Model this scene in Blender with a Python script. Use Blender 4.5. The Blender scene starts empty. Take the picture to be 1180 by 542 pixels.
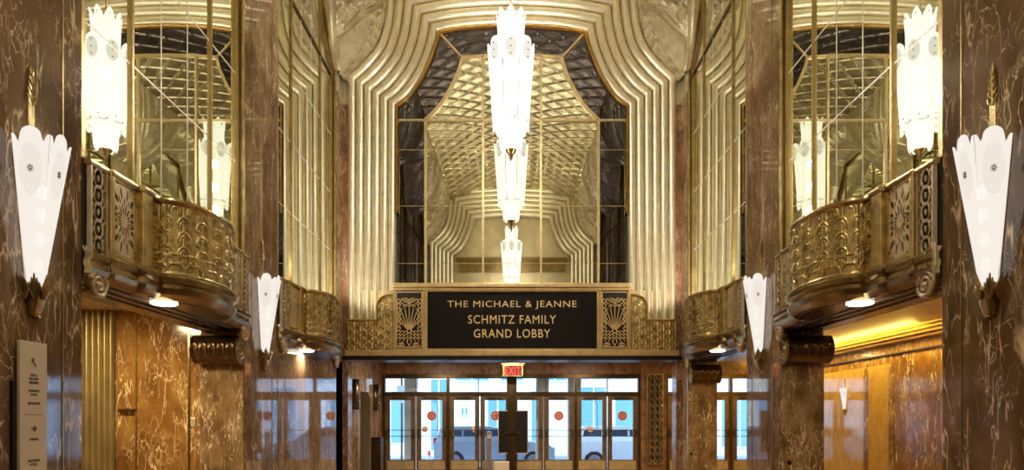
import bpy, bmesh, math, random
import numpy as np
from mathutils import Vector, Matrix
random.seed(7)
PI = math.pi
C = bpy.context.scene.collection
sc = bpy.context.scene
sin, cos, rad = math.sin, math.cos, math.radians

# ------------------------------------------------------------------ layout
S = 50.13                 # pixels per metre on the front wall
Y0 = 15.7                 # front wall
XW, XM = 3.86, 3.95       # pier faces, mirror planes
BAYS = (2.89, 8.0, 13.11)
HB = 1.865                # half bay
def P(px, py): return ((px - 589.3) / S, 1.5 + (484 - py) / S)

# ------------------------------------------------------------------ materials
def new_mat(name):
    m = bpy.data.materials.new(name); m.use_nodes = True
    nt = m.node_tree; b = nt.nodes['Principled BSDF']
    return m, nt, b
def N(nt, t, **k):
    n = nt.nodes.new(t)
    for a, v in k.items():
        if a in n.inputs: n.inputs[a].default_value = v
        else: setattr(n, a, v)
    return n
def inp(n, **k):
    for a, v in k.items(): n.inputs[a.replace('_', ' ')].default_value = v
def c4(c): return (c[0], c[1], c[2], 1)
def ramp(nt, stops):
    r = nt.nodes.new('ShaderNodeValToRGB'); e = r.color_ramp.elements
    e[0].position, e[0].color = stops[0][0], c4(stops[0][1])
    e[1].position, e[1].color = stops[1][0], c4(stops[1][1])
    for p, c in stops[2:]:
        x = e.new(p); x.color = c4(c)
    return r
def simple(name, col, rough=.5, metal=0, noise=0, nscale=8, bump=0, bscale=40, spec=.5, emit=None, es=0):
    m, nt, b = new_mat(name)
    inp(b, Base_Color=c4(col), Roughness=rough, Metallic=metal)
    b.inputs['Specular IOR Level'].default_value = spec
    if noise or bump:
        tc = nt.nodes.new('ShaderNodeNewGeometry')
    if noise:
        n = N(nt, 'ShaderNodeTexNoise', Scale=nscale, Detail=5.0)
        nt.links.new(tc.outputs['Position'], n.inputs['Vector'])
        lo = tuple(max(0, c * (1 - noise)) for c in col); hi = tuple(min(1, c * (1 + noise)) for c in col)
        r = ramp(nt, [(.3, lo), (.7, hi)])
        nt.links.new(n.outputs['Fac'], r.inputs['Fac']); nt.links.new(r.outputs['Color'], b.inputs['Base Color'])
    if bump:
        n2 = N(nt, 'ShaderNodeTexNoise', Scale=bscale, Detail=3.0)
        nt.links.new(tc.outputs['Position'], n2.inputs['Vector'])
        bp = N(nt, 'ShaderNodeBump', Strength=bump, Distance=.02)
        nt.links.new(n2.outputs['Fac'], bp.inputs['Height']); nt.links.new(bp.outputs['Normal'], b.inputs['Normal'])
    if emit: inp(b, Emission_Color=c4(emit), Emission_Strength=es)
    return m
def marble(name, dark, mid, light, vein, vscale=1.0, vamt=1.0, rough=.07, fine=1.0):
    m, nt, b = new_mat(name); L = nt.links.new
    g = nt.nodes.new('ShaderNodeNewGeometry')
    mp = N(nt, 'ShaderNodeMapping'); L(g.outputs['Position'], mp.inputs['Vector'])
    mp.inputs['Rotation'].default_value = (.5, .62, .35); mp.inputs['Scale'].default_value = (1, 1, .62)
    nz = N(nt, 'ShaderNodeTexNoise', Scale=1.6 * vscale, Detail=6.0, Roughness=.62); L(mp.outputs['Vector'], nz.inputs['Vector'])
    base = ramp(nt, [(.33, dark), (.5, mid), (.68, light)]); L(nz.outputs['Fac'], base.inputs['Fac'])
    # distorted coordinates
    nd = N(nt, 'ShaderNodeTexNoise', Scale=2.3 * vscale, Detail=4.0); L(mp.outputs['Vector'], nd.inputs['Vector'])
    sub = N(nt, 'ShaderNodeVectorMath', operation='SUBTRACT'); L(nd.outputs['Color'], sub.inputs[0]); sub.inputs[1].default_value = (.5, .5, .5)
    scl = N(nt, 'ShaderNodeVectorMath', operation='SCALE'); L(sub.outputs[0], scl.inputs[0]); scl.inputs['Scale'].default_value = .8 / vscale
    add = N(nt, 'ShaderNodeVectorMath', operation='ADD'); L(mp.outputs['Vector'], add.inputs[0]); L(scl.outputs[0], add.inputs[1])
    def vein_layer(scale, width, mask_scale, mlo, mhi):
        v = N(nt, 'ShaderNodeTexVoronoi', feature='DISTANCE_TO_EDGE', Scale=scale); L(add.outputs[0], v.inputs['Vector'])
        r = ramp(nt, [(0, (1, 1, 1)), (width, (0, 0, 0))]); L(v.outputs['Distance'], r.inputs['Fac'])
        mk = N(nt, 'ShaderNodeTexNoise', Scale=mask_scale, Detail=3.0); L(mp.outputs['Vector'], mk.inputs['Vector'])
        r2 = ramp(nt, [(mlo, (0, 0, 0)), (mhi, (1, 1, 1))]); L(mk.outputs['Fac'], r2.inputs['Fac'])
        mu = N(nt, 'ShaderNodeMath', operation='MULTIPLY'); L(r.outputs['Color'], mu.inputs[0]); L(r2.outputs['Color'], mu.inputs[1])
        return mu
    mp2 = N(nt, 'ShaderNodeMapping'); L(g.outputs['Position'], mp2.inputs['Vector'])
    mp2.inputs['Rotation'].default_value = (.75, .8, .3); mp2.inputs['Scale'].default_value = (1.1, 1.1, .28)
    def ridge(scale, w, mask_scale, mlo, mhi, det=4.0, dist=1.2):
        v = N(nt, 'ShaderNodeTexNoise', Scale=scale, Detail=det, Roughness=.5, Distortion=dist*.35); L(mp2.outputs['Vector'], v.inputs['Vector'])
        r = ramp(nt, [(.5-w, (0, 0, 0)), (.5, (1, 1, 1)), (.5+w, (0, 0, 0))]); L(v.outputs['Fac'], r.inputs['Fac'])
        mk = N(nt, 'ShaderNodeTexNoise', Scale=mask_scale, Detail=3.0); L(mp.outputs['Vector'], mk.inputs['Vector'])
        r2 = ramp(nt, [(mlo, (0, 0, 0)), (mhi, (1, 1, 1))]); L(mk.outputs['Fac'], r2.inputs['Fac'])
        mu = N(nt, 'ShaderNodeMath', operation='MULTIPLY'); L(r.outputs['Color'], mu.inputs[0]); L(r2.outputs['Color'], mu.inputs[1])
        return mu
    a1 = ridge(1.9 * vscale, .012, 2.4, .47, .62)
    a3 = ridge(5.0 * vscale, .022, 3.7, .46, .62, 3.0, .8)
    a4 = vein_layer(5.5 * vscale, .035, 3.1, .5, .66)
    a2 = N(nt, 'ShaderNodeMath', operation='MAXIMUM'); L(a3.outputs[0], a2.inputs[0]); L(a4.outputs[0], a2.inputs[1])
    mx = N(nt, 'ShaderNodeMath', operation='MAXIMUM'); L(a1.outputs[0], mx.inputs[0])
    m2 = N(nt, 'ShaderNodeMath', operation='MULTIPLY'); L(a2.outputs[0], m2.inputs[0]); m2.inputs[1].default_value = .65 * fine
    L(m2.outputs[0], mx.inputs[1])
    m3 = N(nt, 'ShaderNodeMath', operation='MULTIPLY'); L(mx.outputs[0], m3.inputs[0]); m3.inputs[1].default_value = vamt
    mix = N(nt, 'ShaderNodeMix', data_type='RGBA'); L(m3.outputs[0], mix.inputs[0]); L(base.outputs['Color'], mix.inputs[6]); mix.inputs[7].default_value = c4(vein)
    L(mix.outputs[2], b.inputs['Base Color'])
    inp(b, Roughness=rough, IOR=1.6)
    return m
M = {}
M['marble_dark'] = marble('marble_dark', (.085, .045, .017), (.175, .098, .043), (.27, .16, .075), (.85, .66, .42), 1.25, 1.3, .07, 1.3)
M['marble_gold'] = marble('marble_gold', (.12, .052, .012), (.235, .112, .026), (.35, .19, .05), (.88, .70, .38), 1.6, 1.25, .12, 1.3)
M['marble_brown'] = marble('marble_brown', (.14, .082, .035), (.27, .17, .075), (.42, .28, .14), (.85, .68, .44), 2.4, 1.3, .1, 1.5)
M['marble_red'] = marble('marble_red', (.15, .062, .025), (.26, .12, .055), (.38, .20, .10), (.85, .70, .52), 3.4, 1.2, .15, 1.6)
M['marble_rose'] = marble('marble_rose', (.18, .10, .05), (.28, .165, .085), (.37, .235, .13), (.85, .70, .50), 1.9, 1.2, .035, 1.3)
M['marble_honey'] = marble('marble_honey', (.44, .26, .06), (.52, .32, .075), (.60, .39, .11), (.72, .54, .24), 3.0, .4, .06)
M['marble_spot'] = marble('marble_spot', (.13, .05, .02), (.26, .12, .05), (.38, .2, .09), (.62, .45, .25), 5.0, .7, .4)
M['silver'] = simple('champagne_silver_leaf', (.82, .755, .57), .34, .72, .07, 5, .05, 30)
M['silver2'] = simple('embossed_silver_leaf', (.66, .59, .43), .34, .7, .18, 6, .12, 26)
M['ceiling'] = simple('quilted_silver_leaf', (.66, .59, .40), .27, .9, .30, 3.5, .45, 7)
M['gold'] = simple('polished_brass', (.62, .42, .15), .26, 1, .2, 9, .1, 30)
M['goldflat'] = simple('brushed_gold_metal', (.74, .57, .28), .34, .6, .15, 5, .08, 50)
M['bronze'] = simple('statuary_bronze', (.60, .47, .22), .23, .9, .3, 7, .12, 30)
M['bronze_pale'] = simple('pale_nickel_bronze', (.74, .62, .42), .34, .5, .15, 9)
M['bronze_dark'] = simple('dark_bronze', (.13, .085, .04), .3, .9, .2, 6)
M['bronze_mid'] = simple('mid_bronze', (.36, .26, .115), .24, .9, .25, 6)
M['doorbronze'] = simple('door_bronze', (.27, .185, .11), .32, .7, .2, 6)
M['dark'] = simple('recess_dark', (.018, .012, .008), .6)
M['black'] = simple('satin_black', (.010, .009, .009), .35)
M['signblack'] = simple('sign_black', (.010, .007, .006), .5, spec=.2)
M['gray'] = simple('bollard_steel', (.30, .28, .30), .45, .6)
M['cream'] = simple('cream_board', (.72, .60, .42), .5)
M['sage'] = simple('greige_panel', (.28, .25, .17), .5)
M['letter'] = simple('gold_lettering', (1.0, .78, .36), .4, .1)
M['text'] = simple('grey_lettering', (.10, .08, .06), .6)
M['jointw'] = simple('painted_bevel_glint', (.95, .92, .80), .35, .2)  # off-white colour stands in for the bright reflection along the bevels
M['frame'] = simple('aged_gilt_bronze', (.42, .31, .13), .3, .8, .2, 6)
M['paleg'] = simple('pale_gilt', (.66, .52, .28), .35, .6, .15, 6)
M['lattice'] = simple('pale_brass_lattice', (.95, .76, .42), .35, .3)
M['plaster'] = simple('gilded_plaster', (.66, .56, .36), .45, .4, .1, 3)
M['floor'] = marble('floor_marble', (.14, .06, .04), (.24, .11, .07), (.32, .18, .12), (.5, .4, .3), 1.2, .6, .1)
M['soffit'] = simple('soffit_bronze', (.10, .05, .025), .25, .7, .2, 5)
M['flutegold'] = simple('olive_gold_fluting', (.42, .33, .14), .38, .75, .15, 3)
M['amber'] = simple('amber_gilded_cove', (.80, .55, .12), .4, .3, .1, 3)
M['mirror'] = simple('mirror_glass', (.80, .81, .69), .0, 1)
M['mirror_smoke'] = simple('smoked_mirror_glass', (.125, .118, .14), .0, 1)
M['exit_red'] = simple('exit_red', (.9, .05, .02), .5, emit=(1, .06, .03), es=.9)
M['bulb'] = simple('warm_bulb', (1, .95, .9), .5, emit=(1, .9, .78), es=2.6)
M['down'] = simple('downlight_lens', (1, 1, 1), .5, emit=(1, .95, .86), es=1.2)
M['terracotta'] = simple('terracotta_decal', (.62, .16, .09), .6)
M['peach'] = simple('peach_decal', (.85, .50, .38), .6)
M['white_paint'] = simple('car_white', (.85, .87, .9), .2, .0)
M['silver_paint'] = simple('car_silver', (.42, .50, .60), .25, .5)
M['rubber'] = simple('tyre_rubber', (.02, .02, .02), .8)
M['carglass'] = simple('car_glass', (.03, .06, .09), .05)
M['redlens'] = simple('tail_lens', (.7, .02, .04), .3)
M['orange'] = simple('cone_orange', (1.0, .12, .02), .5)
M['asphalt'] = simple('asphalt', (.20, .21, .23), .9, noise=.2, nscale=20)
M['walk'] = simple('concrete_walk', (.55, .54, .52), .9, noise=.1, nscale=6)
M['facade'] = simple('pale_facade', (.82, .84, .86), .8, noise=.06, nscale=4)
M['facade2'] = simple('pink_facade', (.72, .55, .50), .8, noise=.1, nscale=4)
M['facade3'] = simple('cream_stone', (.75, .66, .50), .8, noise=.12, nscale=6)
M['teal'] = simple('teal_glazing', (.16, .36, .48), .2)
M['dome'] = simple('camera_white', (.7, .7, .68), .3)

def glass_lamp(name, col, es, tr):
    m = bpy.data.materials.new(name); m.use_nodes = True; nt = m.node_tree; nt.nodes.clear()
    o = nt.nodes.new('ShaderNodeOutputMaterial'); e = N(nt, 'ShaderNodeEmission', Strength=es); e.inputs['Color'].default_value = c4(col)
    t = nt.nodes.new('ShaderNodeBsdfTransparent'); mx = nt.nodes.new('ShaderNodeMixShader'); mx.inputs[0].default_value = tr
    gl = N(nt, 'ShaderNodeBsdfGlossy', Roughness=.2); ad = nt.nodes.new('ShaderNodeMixShader'); ad.inputs[0].default_value = .04
    nt.links.new(e.outputs[0], mx.inputs[1]); nt.links.new(t.outputs[0], mx.inputs[2])
    nt.links.new(mx.outputs[0], ad.inputs[1]); nt.links.new(gl.outputs[0], ad.inputs[2]); nt.links.new(ad.outputs[0], o.inputs[0])
    return m
EXPO = 0.95
M['lamp'] = glass_lamp('frosted_lit_glass', (1, .96, .88), .78, .28)
M['lobe'] = glass_lamp('frosted_lobe_glass', (.97, .92, .83), .50, .10)
M['sconceglass'] = glass_lamp('sconce_lit_glass', (1, .92, .84), .50, .12)
M['sconceoval'] = glass_lamp('sconce_oval_glass', (1, .90, .82), .47, .05)
def win_glass():
    m = bpy.data.materials.new('door_glass'); m.use_nodes = True; nt = m.node_tree; nt.nodes.clear()
    o = nt.nodes.new('ShaderNodeOutputMaterial'); t = nt.nodes.new('ShaderNodeBsdfTransparent'); t.inputs[0].default_value = (.90, .95, 1, 1)
    g = N(nt, 'ShaderNodeBsdfGlossy', Roughness=.02); mx = nt.nodes.new('ShaderNodeMixShader'); mx.inputs[0].default_value = .07
    nt.links.new(t.outputs[0], mx.inputs[1]); nt.links.new(g.outputs[0], mx.inputs[2]); nt.links.new(mx.outputs[0], o.inputs[0]); return m
M['glass'] = win_glass()

# ------------------------------------------------------------------ mesh helpers
class MB:
    def __init__(s): s.v = []; s.f = []
    def add(s, vs, fs):
        o = len(s.v); s.v += [tuple(map(float, p)) for p in vs]; s.f += [tuple(i + o for i in f) for f in fs]; return s
    def box(s, x0, x1, y0, y1, z0, z1):
        x0, x1 = sorted((x0, x1)); y0, y1 = sorted((y0, y1)); z0, z1 = sorted((z0, z1))
        return s.add([(x0,y0,z0),(x1,y0,z0),(x1,y1,z0),(x0,y1,z0),(x0,y0,z1),(x1,y0,z1),(x1,y1,z1),(x0,y1,z1)],
                     [(0,3,2,1),(4,5,6,7),(0,1,5,4),(1,2,6,5),(2,3,7,6),(3,0,4,7)])
    def grid(s, A, flip=False, closeu=False):
        A = np.asarray(A); n, m = A.shape[:2]; o = len(s.v)
        s.v += [tuple(map(float, p)) for p in A.reshape(-1, 3)]
        for i in range(n - (0 if closeu else 1)):
            for j in range(m - 1):
                a, b, c, d = o + i*m + j, o + ((i+1) % n)*m + j, o + ((i+1) % n)*m + j+1, o + i*m + j+1
                s.f.append((a, d, c, b) if flip else (a, b, c, d))
        return s
    def lathe(s, prof, c=(0,0,0), n=16, axis='z'):
        A = []
        for k in range(n):
            a = 2*PI*k/n; row = []
            for r, h in prof:
                p = (r*cos(a), r*sin(a), h) if axis == 'z' else ((r*cos(a), h, r*sin(a)) if axis == 'y' else (h, r*cos(a), r*sin(a)))
                row.append((p[0]+c[0], p[1]+c[1], p[2]+c[2]))
            A.append(row)
        return s.grid(A, closeu=True)
    def ball(s, c, r, n=8, m=6, sc3=(1,1,1)):
        A = []
        for k in range(n):
            a = 2*PI*k/n
            A.append([(c[0]+sc3[0]*r*sin(PI*j/m)*cos(a), c[1]+sc3[1]*r*sin(PI*j/m)*sin(a), c[2]+sc3[2]*r*cos(PI*j/m)) for j in range(m+1)])
        return s.grid(A, closeu=True)
    def tube(s, pts, r, n=6):
        pts = [Vector(p) for p in pts]; rings = []
        for i, p in enumerate(pts):
            t = (pts[min(i+1, len(pts)-1)] - pts[max(i-1, 0)])
            if t.length < 1e-9: t = Vector((0,0,1))
            t.normalize(); u = t.cross(Vector((0,0,1)))
            if u.length < .1: u = t.cross(Vector((1,0,0)))
            u.normalize(); w = t.cross(u); rr = r[i] if isinstance(r, (list, tuple)) else r
            rings.append([p + u*rr*cos(2*PI*k/n) + w*rr*sin(2*PI*k/n) for k in range(n)])
        o = len(s.v)
        for R_ in rings: s.v += [tuple(q) for q in R_]
        for i in range(len(pts)-1):
            for k in range(n):
                a, b = o+i*n+k, o+i*n+(k+1) % n; s.f.append((a, b, b+n, a+n))
        s.f.append(tuple(o+k for k in range(n))[::-1]); s.f.append(tuple(o+(len(pts)-1)*n+k for k in range(n)))
        return s
    def mapv(s, fn): s.v = [tuple(fn(*p)) for p in s.v]; return s
    def build(s, name, mat, parent=None, smooth=False, ang=35, bevel=0, solid=0, kind=None):
        me = bpy.data.meshes.new(name); me.from_pydata(s.v, [], s.f); me.update()
        bm = bmesh.new(); bm.from_mesh(me)
        if len(bm.faces) < 60000: bmesh.ops.recalc_face_normals(bm, faces=bm.faces)
        bm.to_mesh(me); bm.free()
        if smooth:
            me.polygons.foreach_set('use_smooth', [True]*len(me.polygons)); me.set_sharp_from_angle(angle=rad(ang))
        me.materials.append(M[mat] if isinstance(mat, str) else mat)
        o = bpy.data.objects.new(name, me); C.objects.link(o)
        if parent: o.parent = parent
        if bevel:
            b = o.modifiers.new('b', 'BEVEL'); b.width = bevel; b.segments = 2; b.limit_method = 'ANGLE'
        if solid:
            b = o.modifiers.new('s', 'SOLIDIFY'); b.thickness = solid; b.offset = 0
        if kind: o['kind'] = kind
        return o
def plate(outer, holes=(), t=.02):
    """flat plate with real holes, in (u, v), thickness t in w, via a filled 2D curve"""
    cu = bpy.data.curves.new('c', 'CURVE'); cu.dimensions = '2D'; cu.fill_mode = 'BOTH'; cu.extrude = t/2
    for loop in [outer] + list(holes):
        sp = cu.splines.new('POLY'); sp.points.add(len(loop)-1); sp.use_cyclic_u = True
        for i, p in enumerate(loop): sp.points[i].co = (p[0], p[1], 0, 1)
    o = bpy.data.objects.new('c', cu); C.objects.link(o)
    dg = bpy.context.evaluated_depsgraph_get(); me = bpy.data.meshes.new_from_object(o.evaluated_get(dg))
    mb = MB(); mb.add([tuple(v.co) for v in me.vertices], [tuple(p.vertices) for p in me.polygons])
    bpy.data.objects.remove(o); bpy.data.curves.remove(cu); bpy.data.meshes.remove(me); return mb
def text_mb(txt, width=None, height=None, t=.012, spacing=1.0):
    cu = bpy.data.curves.new('t', 'FONT'); cu.body = txt; cu.extrude = t/2; cu.align_x = 'CENTER'; cu.space_character = spacing; cu.resolution_u = 3
    cu.offset = 0
    o = bpy.data.objects.new('t', cu); C.objects.link(o)
    dg = bpy.context.evaluated_depsgraph_get(); me = bpy.data.meshes.new_from_object(o.evaluated_get(dg))
    xs = [v.co.x for v in me.vertices]; ys = [v.co.y for v in me.vertices]
    x0, x1, y0, y1 = min(xs), max(xs), min(ys), max(ys)
    sx = width/(x1-x0); sy = (height/(y1-y0)) if height else sx; zs = 1
    mb = MB(); mb.add([((v.co.x-(x0+x1)/2)*sx, (v.co.y-y0)*sy, v.co.z) for v in me.vertices], [tuple(p.vertices) for p in me.polygons])
    bpy.data.objects.remove(o); bpy.data.curves.remove(cu); bpy.data.meshes.remove(me); return mb
def thing(name, label, cat, loc=(0,0,0), rz=0, group=None):
    o = bpy.data.objects.new(name, None); C.objects.link(o); o.location = loc; o.rotation_euler = (0,0,rz)
    o.empty_display_size = .1; o['label'] = label; o['category'] = cat
    if group: o['group'] = group
    return o
def tag(o, label, cat, group=None):
    o['label'] = label; o['category'] = cat
    if group: o['group'] = group
    return o
def dup(o, loc=None, rz=None, label=None):
    c = o.copy(); C.objects.link(c)
    if loc is not None: c.location = loc
    if rz is not None: c.rotation_euler = (0,0,rz)
    if label: c['label'] = label
    for ch in [k for k in C.objects if k.parent == o]:
        d = ch.copy(); C.objects.link(d); d.parent = c
        for g in [k for k in C.objects if k.parent == ch]:
            e = g.copy(); C.objects.link(e); e.parent = d
    return c
def box(name, mat, *a, parent=None, kind='structure', bevel=0):
    return MB().box(*a).build(name, mat, parent, bevel=bevel, kind=None if parent else kind)
def resample(pts, n):
    """catmull-rom through pts"""
    pts = [np.array(p, float) for p in pts]; out = []
    for i in range(len(pts)-1):
        p0 = pts[max(i-1, 0)]; p1 = pts[i]; p2 = pts[i+1]; p3 = pts[min(i+2, len(pts)-1)]
        for k in range(n):
            t = k/n
            out.append(.5*((2*p1)+(-p0+p2)*t+(2*p0-5*p1+4*p2-p3)*t*t+(-p0+3*p1-3*p2+p3)*t**3))
    out.append(pts[-1]); return out

# ------------------------------------------------------------------ the arch profile of the end walls
pin_side = [(133,124),(118,112),(103,90),(92,65),(86.5,48),(84.8,39)]
pin_top = [(84.8,39),(60,34.5),(30,32),(0,31)]
pout_side = [(187,92),(170,76),(154,56),(147,36),(143.5,8),(142,-19)]
pout_top = [(142,-19),(95,-27),(48,-31),(0,-33)]
def prof(side, top, x0, zb):
    side = resample(side, 6); top = resample(top, 5)
    lst = [(x0, zb), (x0, (zb+side[0][1])/2)] + [tuple(p) for p in side] + [tuple(p) for p in top][1:]
    return [(x/S, 1.5+(484-y)/S) for x, y in lst]
PI_ = prof(pin_side, pin_top, 133, 372); PO_ = prof(pout_side, pout_top, 187, 372)
def full(pr): return [(-x, z) for x, z in pr] + [(x, z) for x, z in pr[::-1]][1:]
FI, FO = full(PI_), full(PO_)
NF = 6
def arch_flutes(name, y0, sgn, zbot=None):
    """six reeds following the arch; sgn=-1: face towards -Y (front wall), +1: rear wall"""
    A = []
    for (xi, zi), (xo, zo) in zip(FI, FO):
        row = []
        for k in range(NF):
            for q in [(1-cos(PI*i_/10))/2 for i_ in range(11 if k == NF-1 else 10)]:
                c = (k+q)/NF; d = .13*c + .12*math.sqrt(max(0, 1-(2*q-1)**2))
                row.append((xi+(xo-xi)*c, y0+sgn*d, zi+(zo-zi)*c))
        A.append(row)
    mb = MB().grid(A)
    mb.box(-FI[0][0], -FI[0][0]+.001, y0, y0+.001, 3, 3.001) if False else None
    return mb.build(name, 'silver', None, smooth=True, ang=38, kind='structure')

# ------------------------------------------------------------------ shell
box('floor', 'floor', -8, 9, -4, 20.6, -.2, 0)
# front wall above the vestibule
w = MB(); 
OP = [(-4.6, 2.96), (4.6, 2.96), (4.6, 12.4), (-4.6, 12.4)]
w = plate(OP, [], .2).mapv(lambda u, v, w_: (u, Y0+.13+w_, v)); w.build('wall_front', 'plaster', kind='structure')
arch_flutes('trim_1', Y0-.02, -1)
# rear wall: same arch with a plain gilded tympanum
w = plate([(-4.6, 2.96), (4.6, 2.96), (4.6, 12.4), (-4.6, 12.4)], [], .2).mapv(lambda u, v, w_: (u, .2+w_-.13, v)); w.build('wall_rear', 'plaster', kind='structure')
arch_flutes('trim_2', .3, 1)
rb = MB(); rb.box(-2.4, 2.4, .17, .42, 8.0, 8.5); rb.box(-2.5, 2.5, .17, .5, 8.5, 8.62); rb.build('trim_3', 'bronze_mid', kind='structure')
# side walls behind mirrors, sides split for the aisles
for s, nm in ((-1, 'left'), (1, 'right')):
    o = MB().box(s*(XM+.06), s*4.6, .2, Y0+.05, 2.95, 12.4).build('wall_'+nm, 'plaster', kind='structure')
box('ceiling', 'plaster', -8, 9, -4, 21, 12.4, 12.6)
# outer closing walls of aisles / rear chamber / vestibule
MB().box(-6.6, -6.4, -4, 10.2, 0, 3.1).build('wall_left_aisle', 'marble_gold', kind='structure')
MB().box(-6.6, 8, -4.2, -4, 0, 3.1).build('wall_back_room', 'marble_dark', kind='structure')
MB().box(-8, 9, -4.2, .07, 3.1, 12.4).build('wall_back_fill', 'plaster', kind='structure')
MB().box(-8, -4.6, .07, 20.6, 3.1, 12.4).build('wall_left_fill', 'plaster', kind='structure')
MB().box(4.6, 9, .07, 20.6, 3.2, 12.4).build('wall_right_fill', 'plaster', kind='structure')
MB().box(-4.6, 4.6, 15.95, 20.6, 3.3, 12.4).build('ceiling_vestibule', 'bronze_dark', kind='structure')
# left: lower wall that faces the camera at the end of the first bay
lw = MB().box(-6.4, -4.4, 9.98, 10.2, 0, 3.1).build('wall_left_return', 'marble_gold', kind='structure')
MB().box(-5.50, -5.475, 9.965, 9.985, 0, 3.0).build('joint_strip', 'bronze_mid', lw)
MB().box(-4.73, -4.705, 9.965, 9.985, 0, 3.0).build('joint_strip', 'bronze_mid', lw)
fl = MB(); xs = np.linspace(-6.32, -5.79, 6*8+1)
fl.grid([[(x, 9.985-.05*abs(sin(PI*(x+6.32)/(.53/6)))-.03, z) for z in (0, 3.1)] for x in xs]); fl.build('trim_4', 'flutegold', smooth=True, ang=40, kind='structure')
# left second bay: polished infill
li = MB().box(-4.6, -XW+.0, 11.27, Y0+.4, 0, 2.8).build('wall_left_infill', 'marble_rose', kind='structure')
MB().box(-XW, -XW+.012, 11.3, Y0, 0, .3).build('base', 'marble_dark', li)
MB().box(-4.3, -3.93, Y0+.4, 20.5, 0, 3.3).build('wall_left_vestibule', 'marble_rose', kind='structure')
# right aisle
ra = MB().box(7.6, 7.8, -4, 20.6, 0, 3.3).build('wall_right_aisle', 'marble_gold', kind='structure')
MB().box(7.585, 7.61, 13.75, 17.6, 0, 2.62).build('panel', 'marble_honey', ra)
MB().box(7.575, 7.60, 14.55, 14.72, 0, 2.62).build('pilaster_strip', 'marble_gold', ra)
MB().box(7.575, 7.60, 13.6, 13.75, 0, 2.62).build('pilaster_strip', 'marble_brown', ra)
MB().box(7.55, 7.60, 11, 20, 2.80, 2.83).build('picture_rail', 'bronze_dark', ra)
co = MB()
for k in range(5):
    co.box(7.6-.10*(k+1)-.05, 7.6, 1, 20.3, 3.02+.05*k, 3.02+.05*(k+1)-.012)
co.build('trim_5', 'amber', kind='structure')
MB().box(4.5, 7.6, .3, 20.4, 3.27, 3.32).build('ceiling_right_aisle', 'amber', kind='structure')

# vestibule ceiling band, doors wall
D = 20.2
def dx(px): return (px-589)/787*D
def dz(py): return 1.5+(484-py)/787*D
MB().box(-4.2, 7.7, D-.02, D+.3, dz(432), 3.35).build('wall_doors', 'marble_spot', kind='structure')

# ------------------------------------------------------------------ piers
def pier(name, x0, x1, y0, y1, mat='marble_dark', seams=True, ztop=8.75):
    s = -1 if x0 < 0 else 1
    p = MB().box(x0, x1, y0, y1, 0, ztop).build(name, mat, kind='structure', bevel=.01)
    c_ = MB().box(x0*1.0, x1, y0, y1, ztop, 9.35)
    c_.build('capital', 'silver2', p, bevel=.02)
    q = MB(); xf = s*XW
    q.box(xf, xf-s*.012, y0+.2, y0+.22, 8.85, 9.3); q.box(xf, xf-s*.012, y1-.22, y1-.2, 8.85, 9.3) if y1-y0 > 1 else None
    q.build('capital_fillet', 'silver', p)
    if seams:
        for yy in (y0+.26, y1-.28):
            MB().box(xf, xf-s*.006, yy, yy+.018, 0, ztop).build('seam_strip', 'bronze_mid', p)
    return p
for s, nm in ((-1, 'left'), (1, 'right')):
    pier('wall_%s_pier' % nm, s*XW, s*4.5, 4.755, 6.135)
    pier('wall_%s_pier' % nm, s*XW, s*4.5, 9.865, 11.245, 'marble_rose' )
    pier('wall_%s_pier' % nm, s*XW, s*4.5, 14.975, Y0+.3, 'marble_brown', False)
    # face pilaster on the front wall
    pp = MB().box(s*3.735, s*3.90, Y0-.16, Y0+.25, 0, 8.67).build('wall_front_pilaster', 'marble_red', kind='structure')
    cp = MB().box(s*3.735, s*3.90, Y0-.16, Y0+.25, 8.67, 9.40); cp.box(s*3.77, s*3.85, Y0-.175, Y0-.15, 8.78, 9.25)
    cp.build('capital', 'silver2', pp, bevel=.01)
    MB().box(s*XW, s*4.5, .1, 1.03, 0, 9.35).build('wall_%s_pier' % nm, 'marble_dark', kind='structure')
    # lower darker marble cladding on the faces turned to the room
    MB().box(s*3.875, s*4.5, 9.85, 9.87, 0, 2.6).build('wall_%s_jamb' % nm, 'marble_brown', kind='structure')

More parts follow.
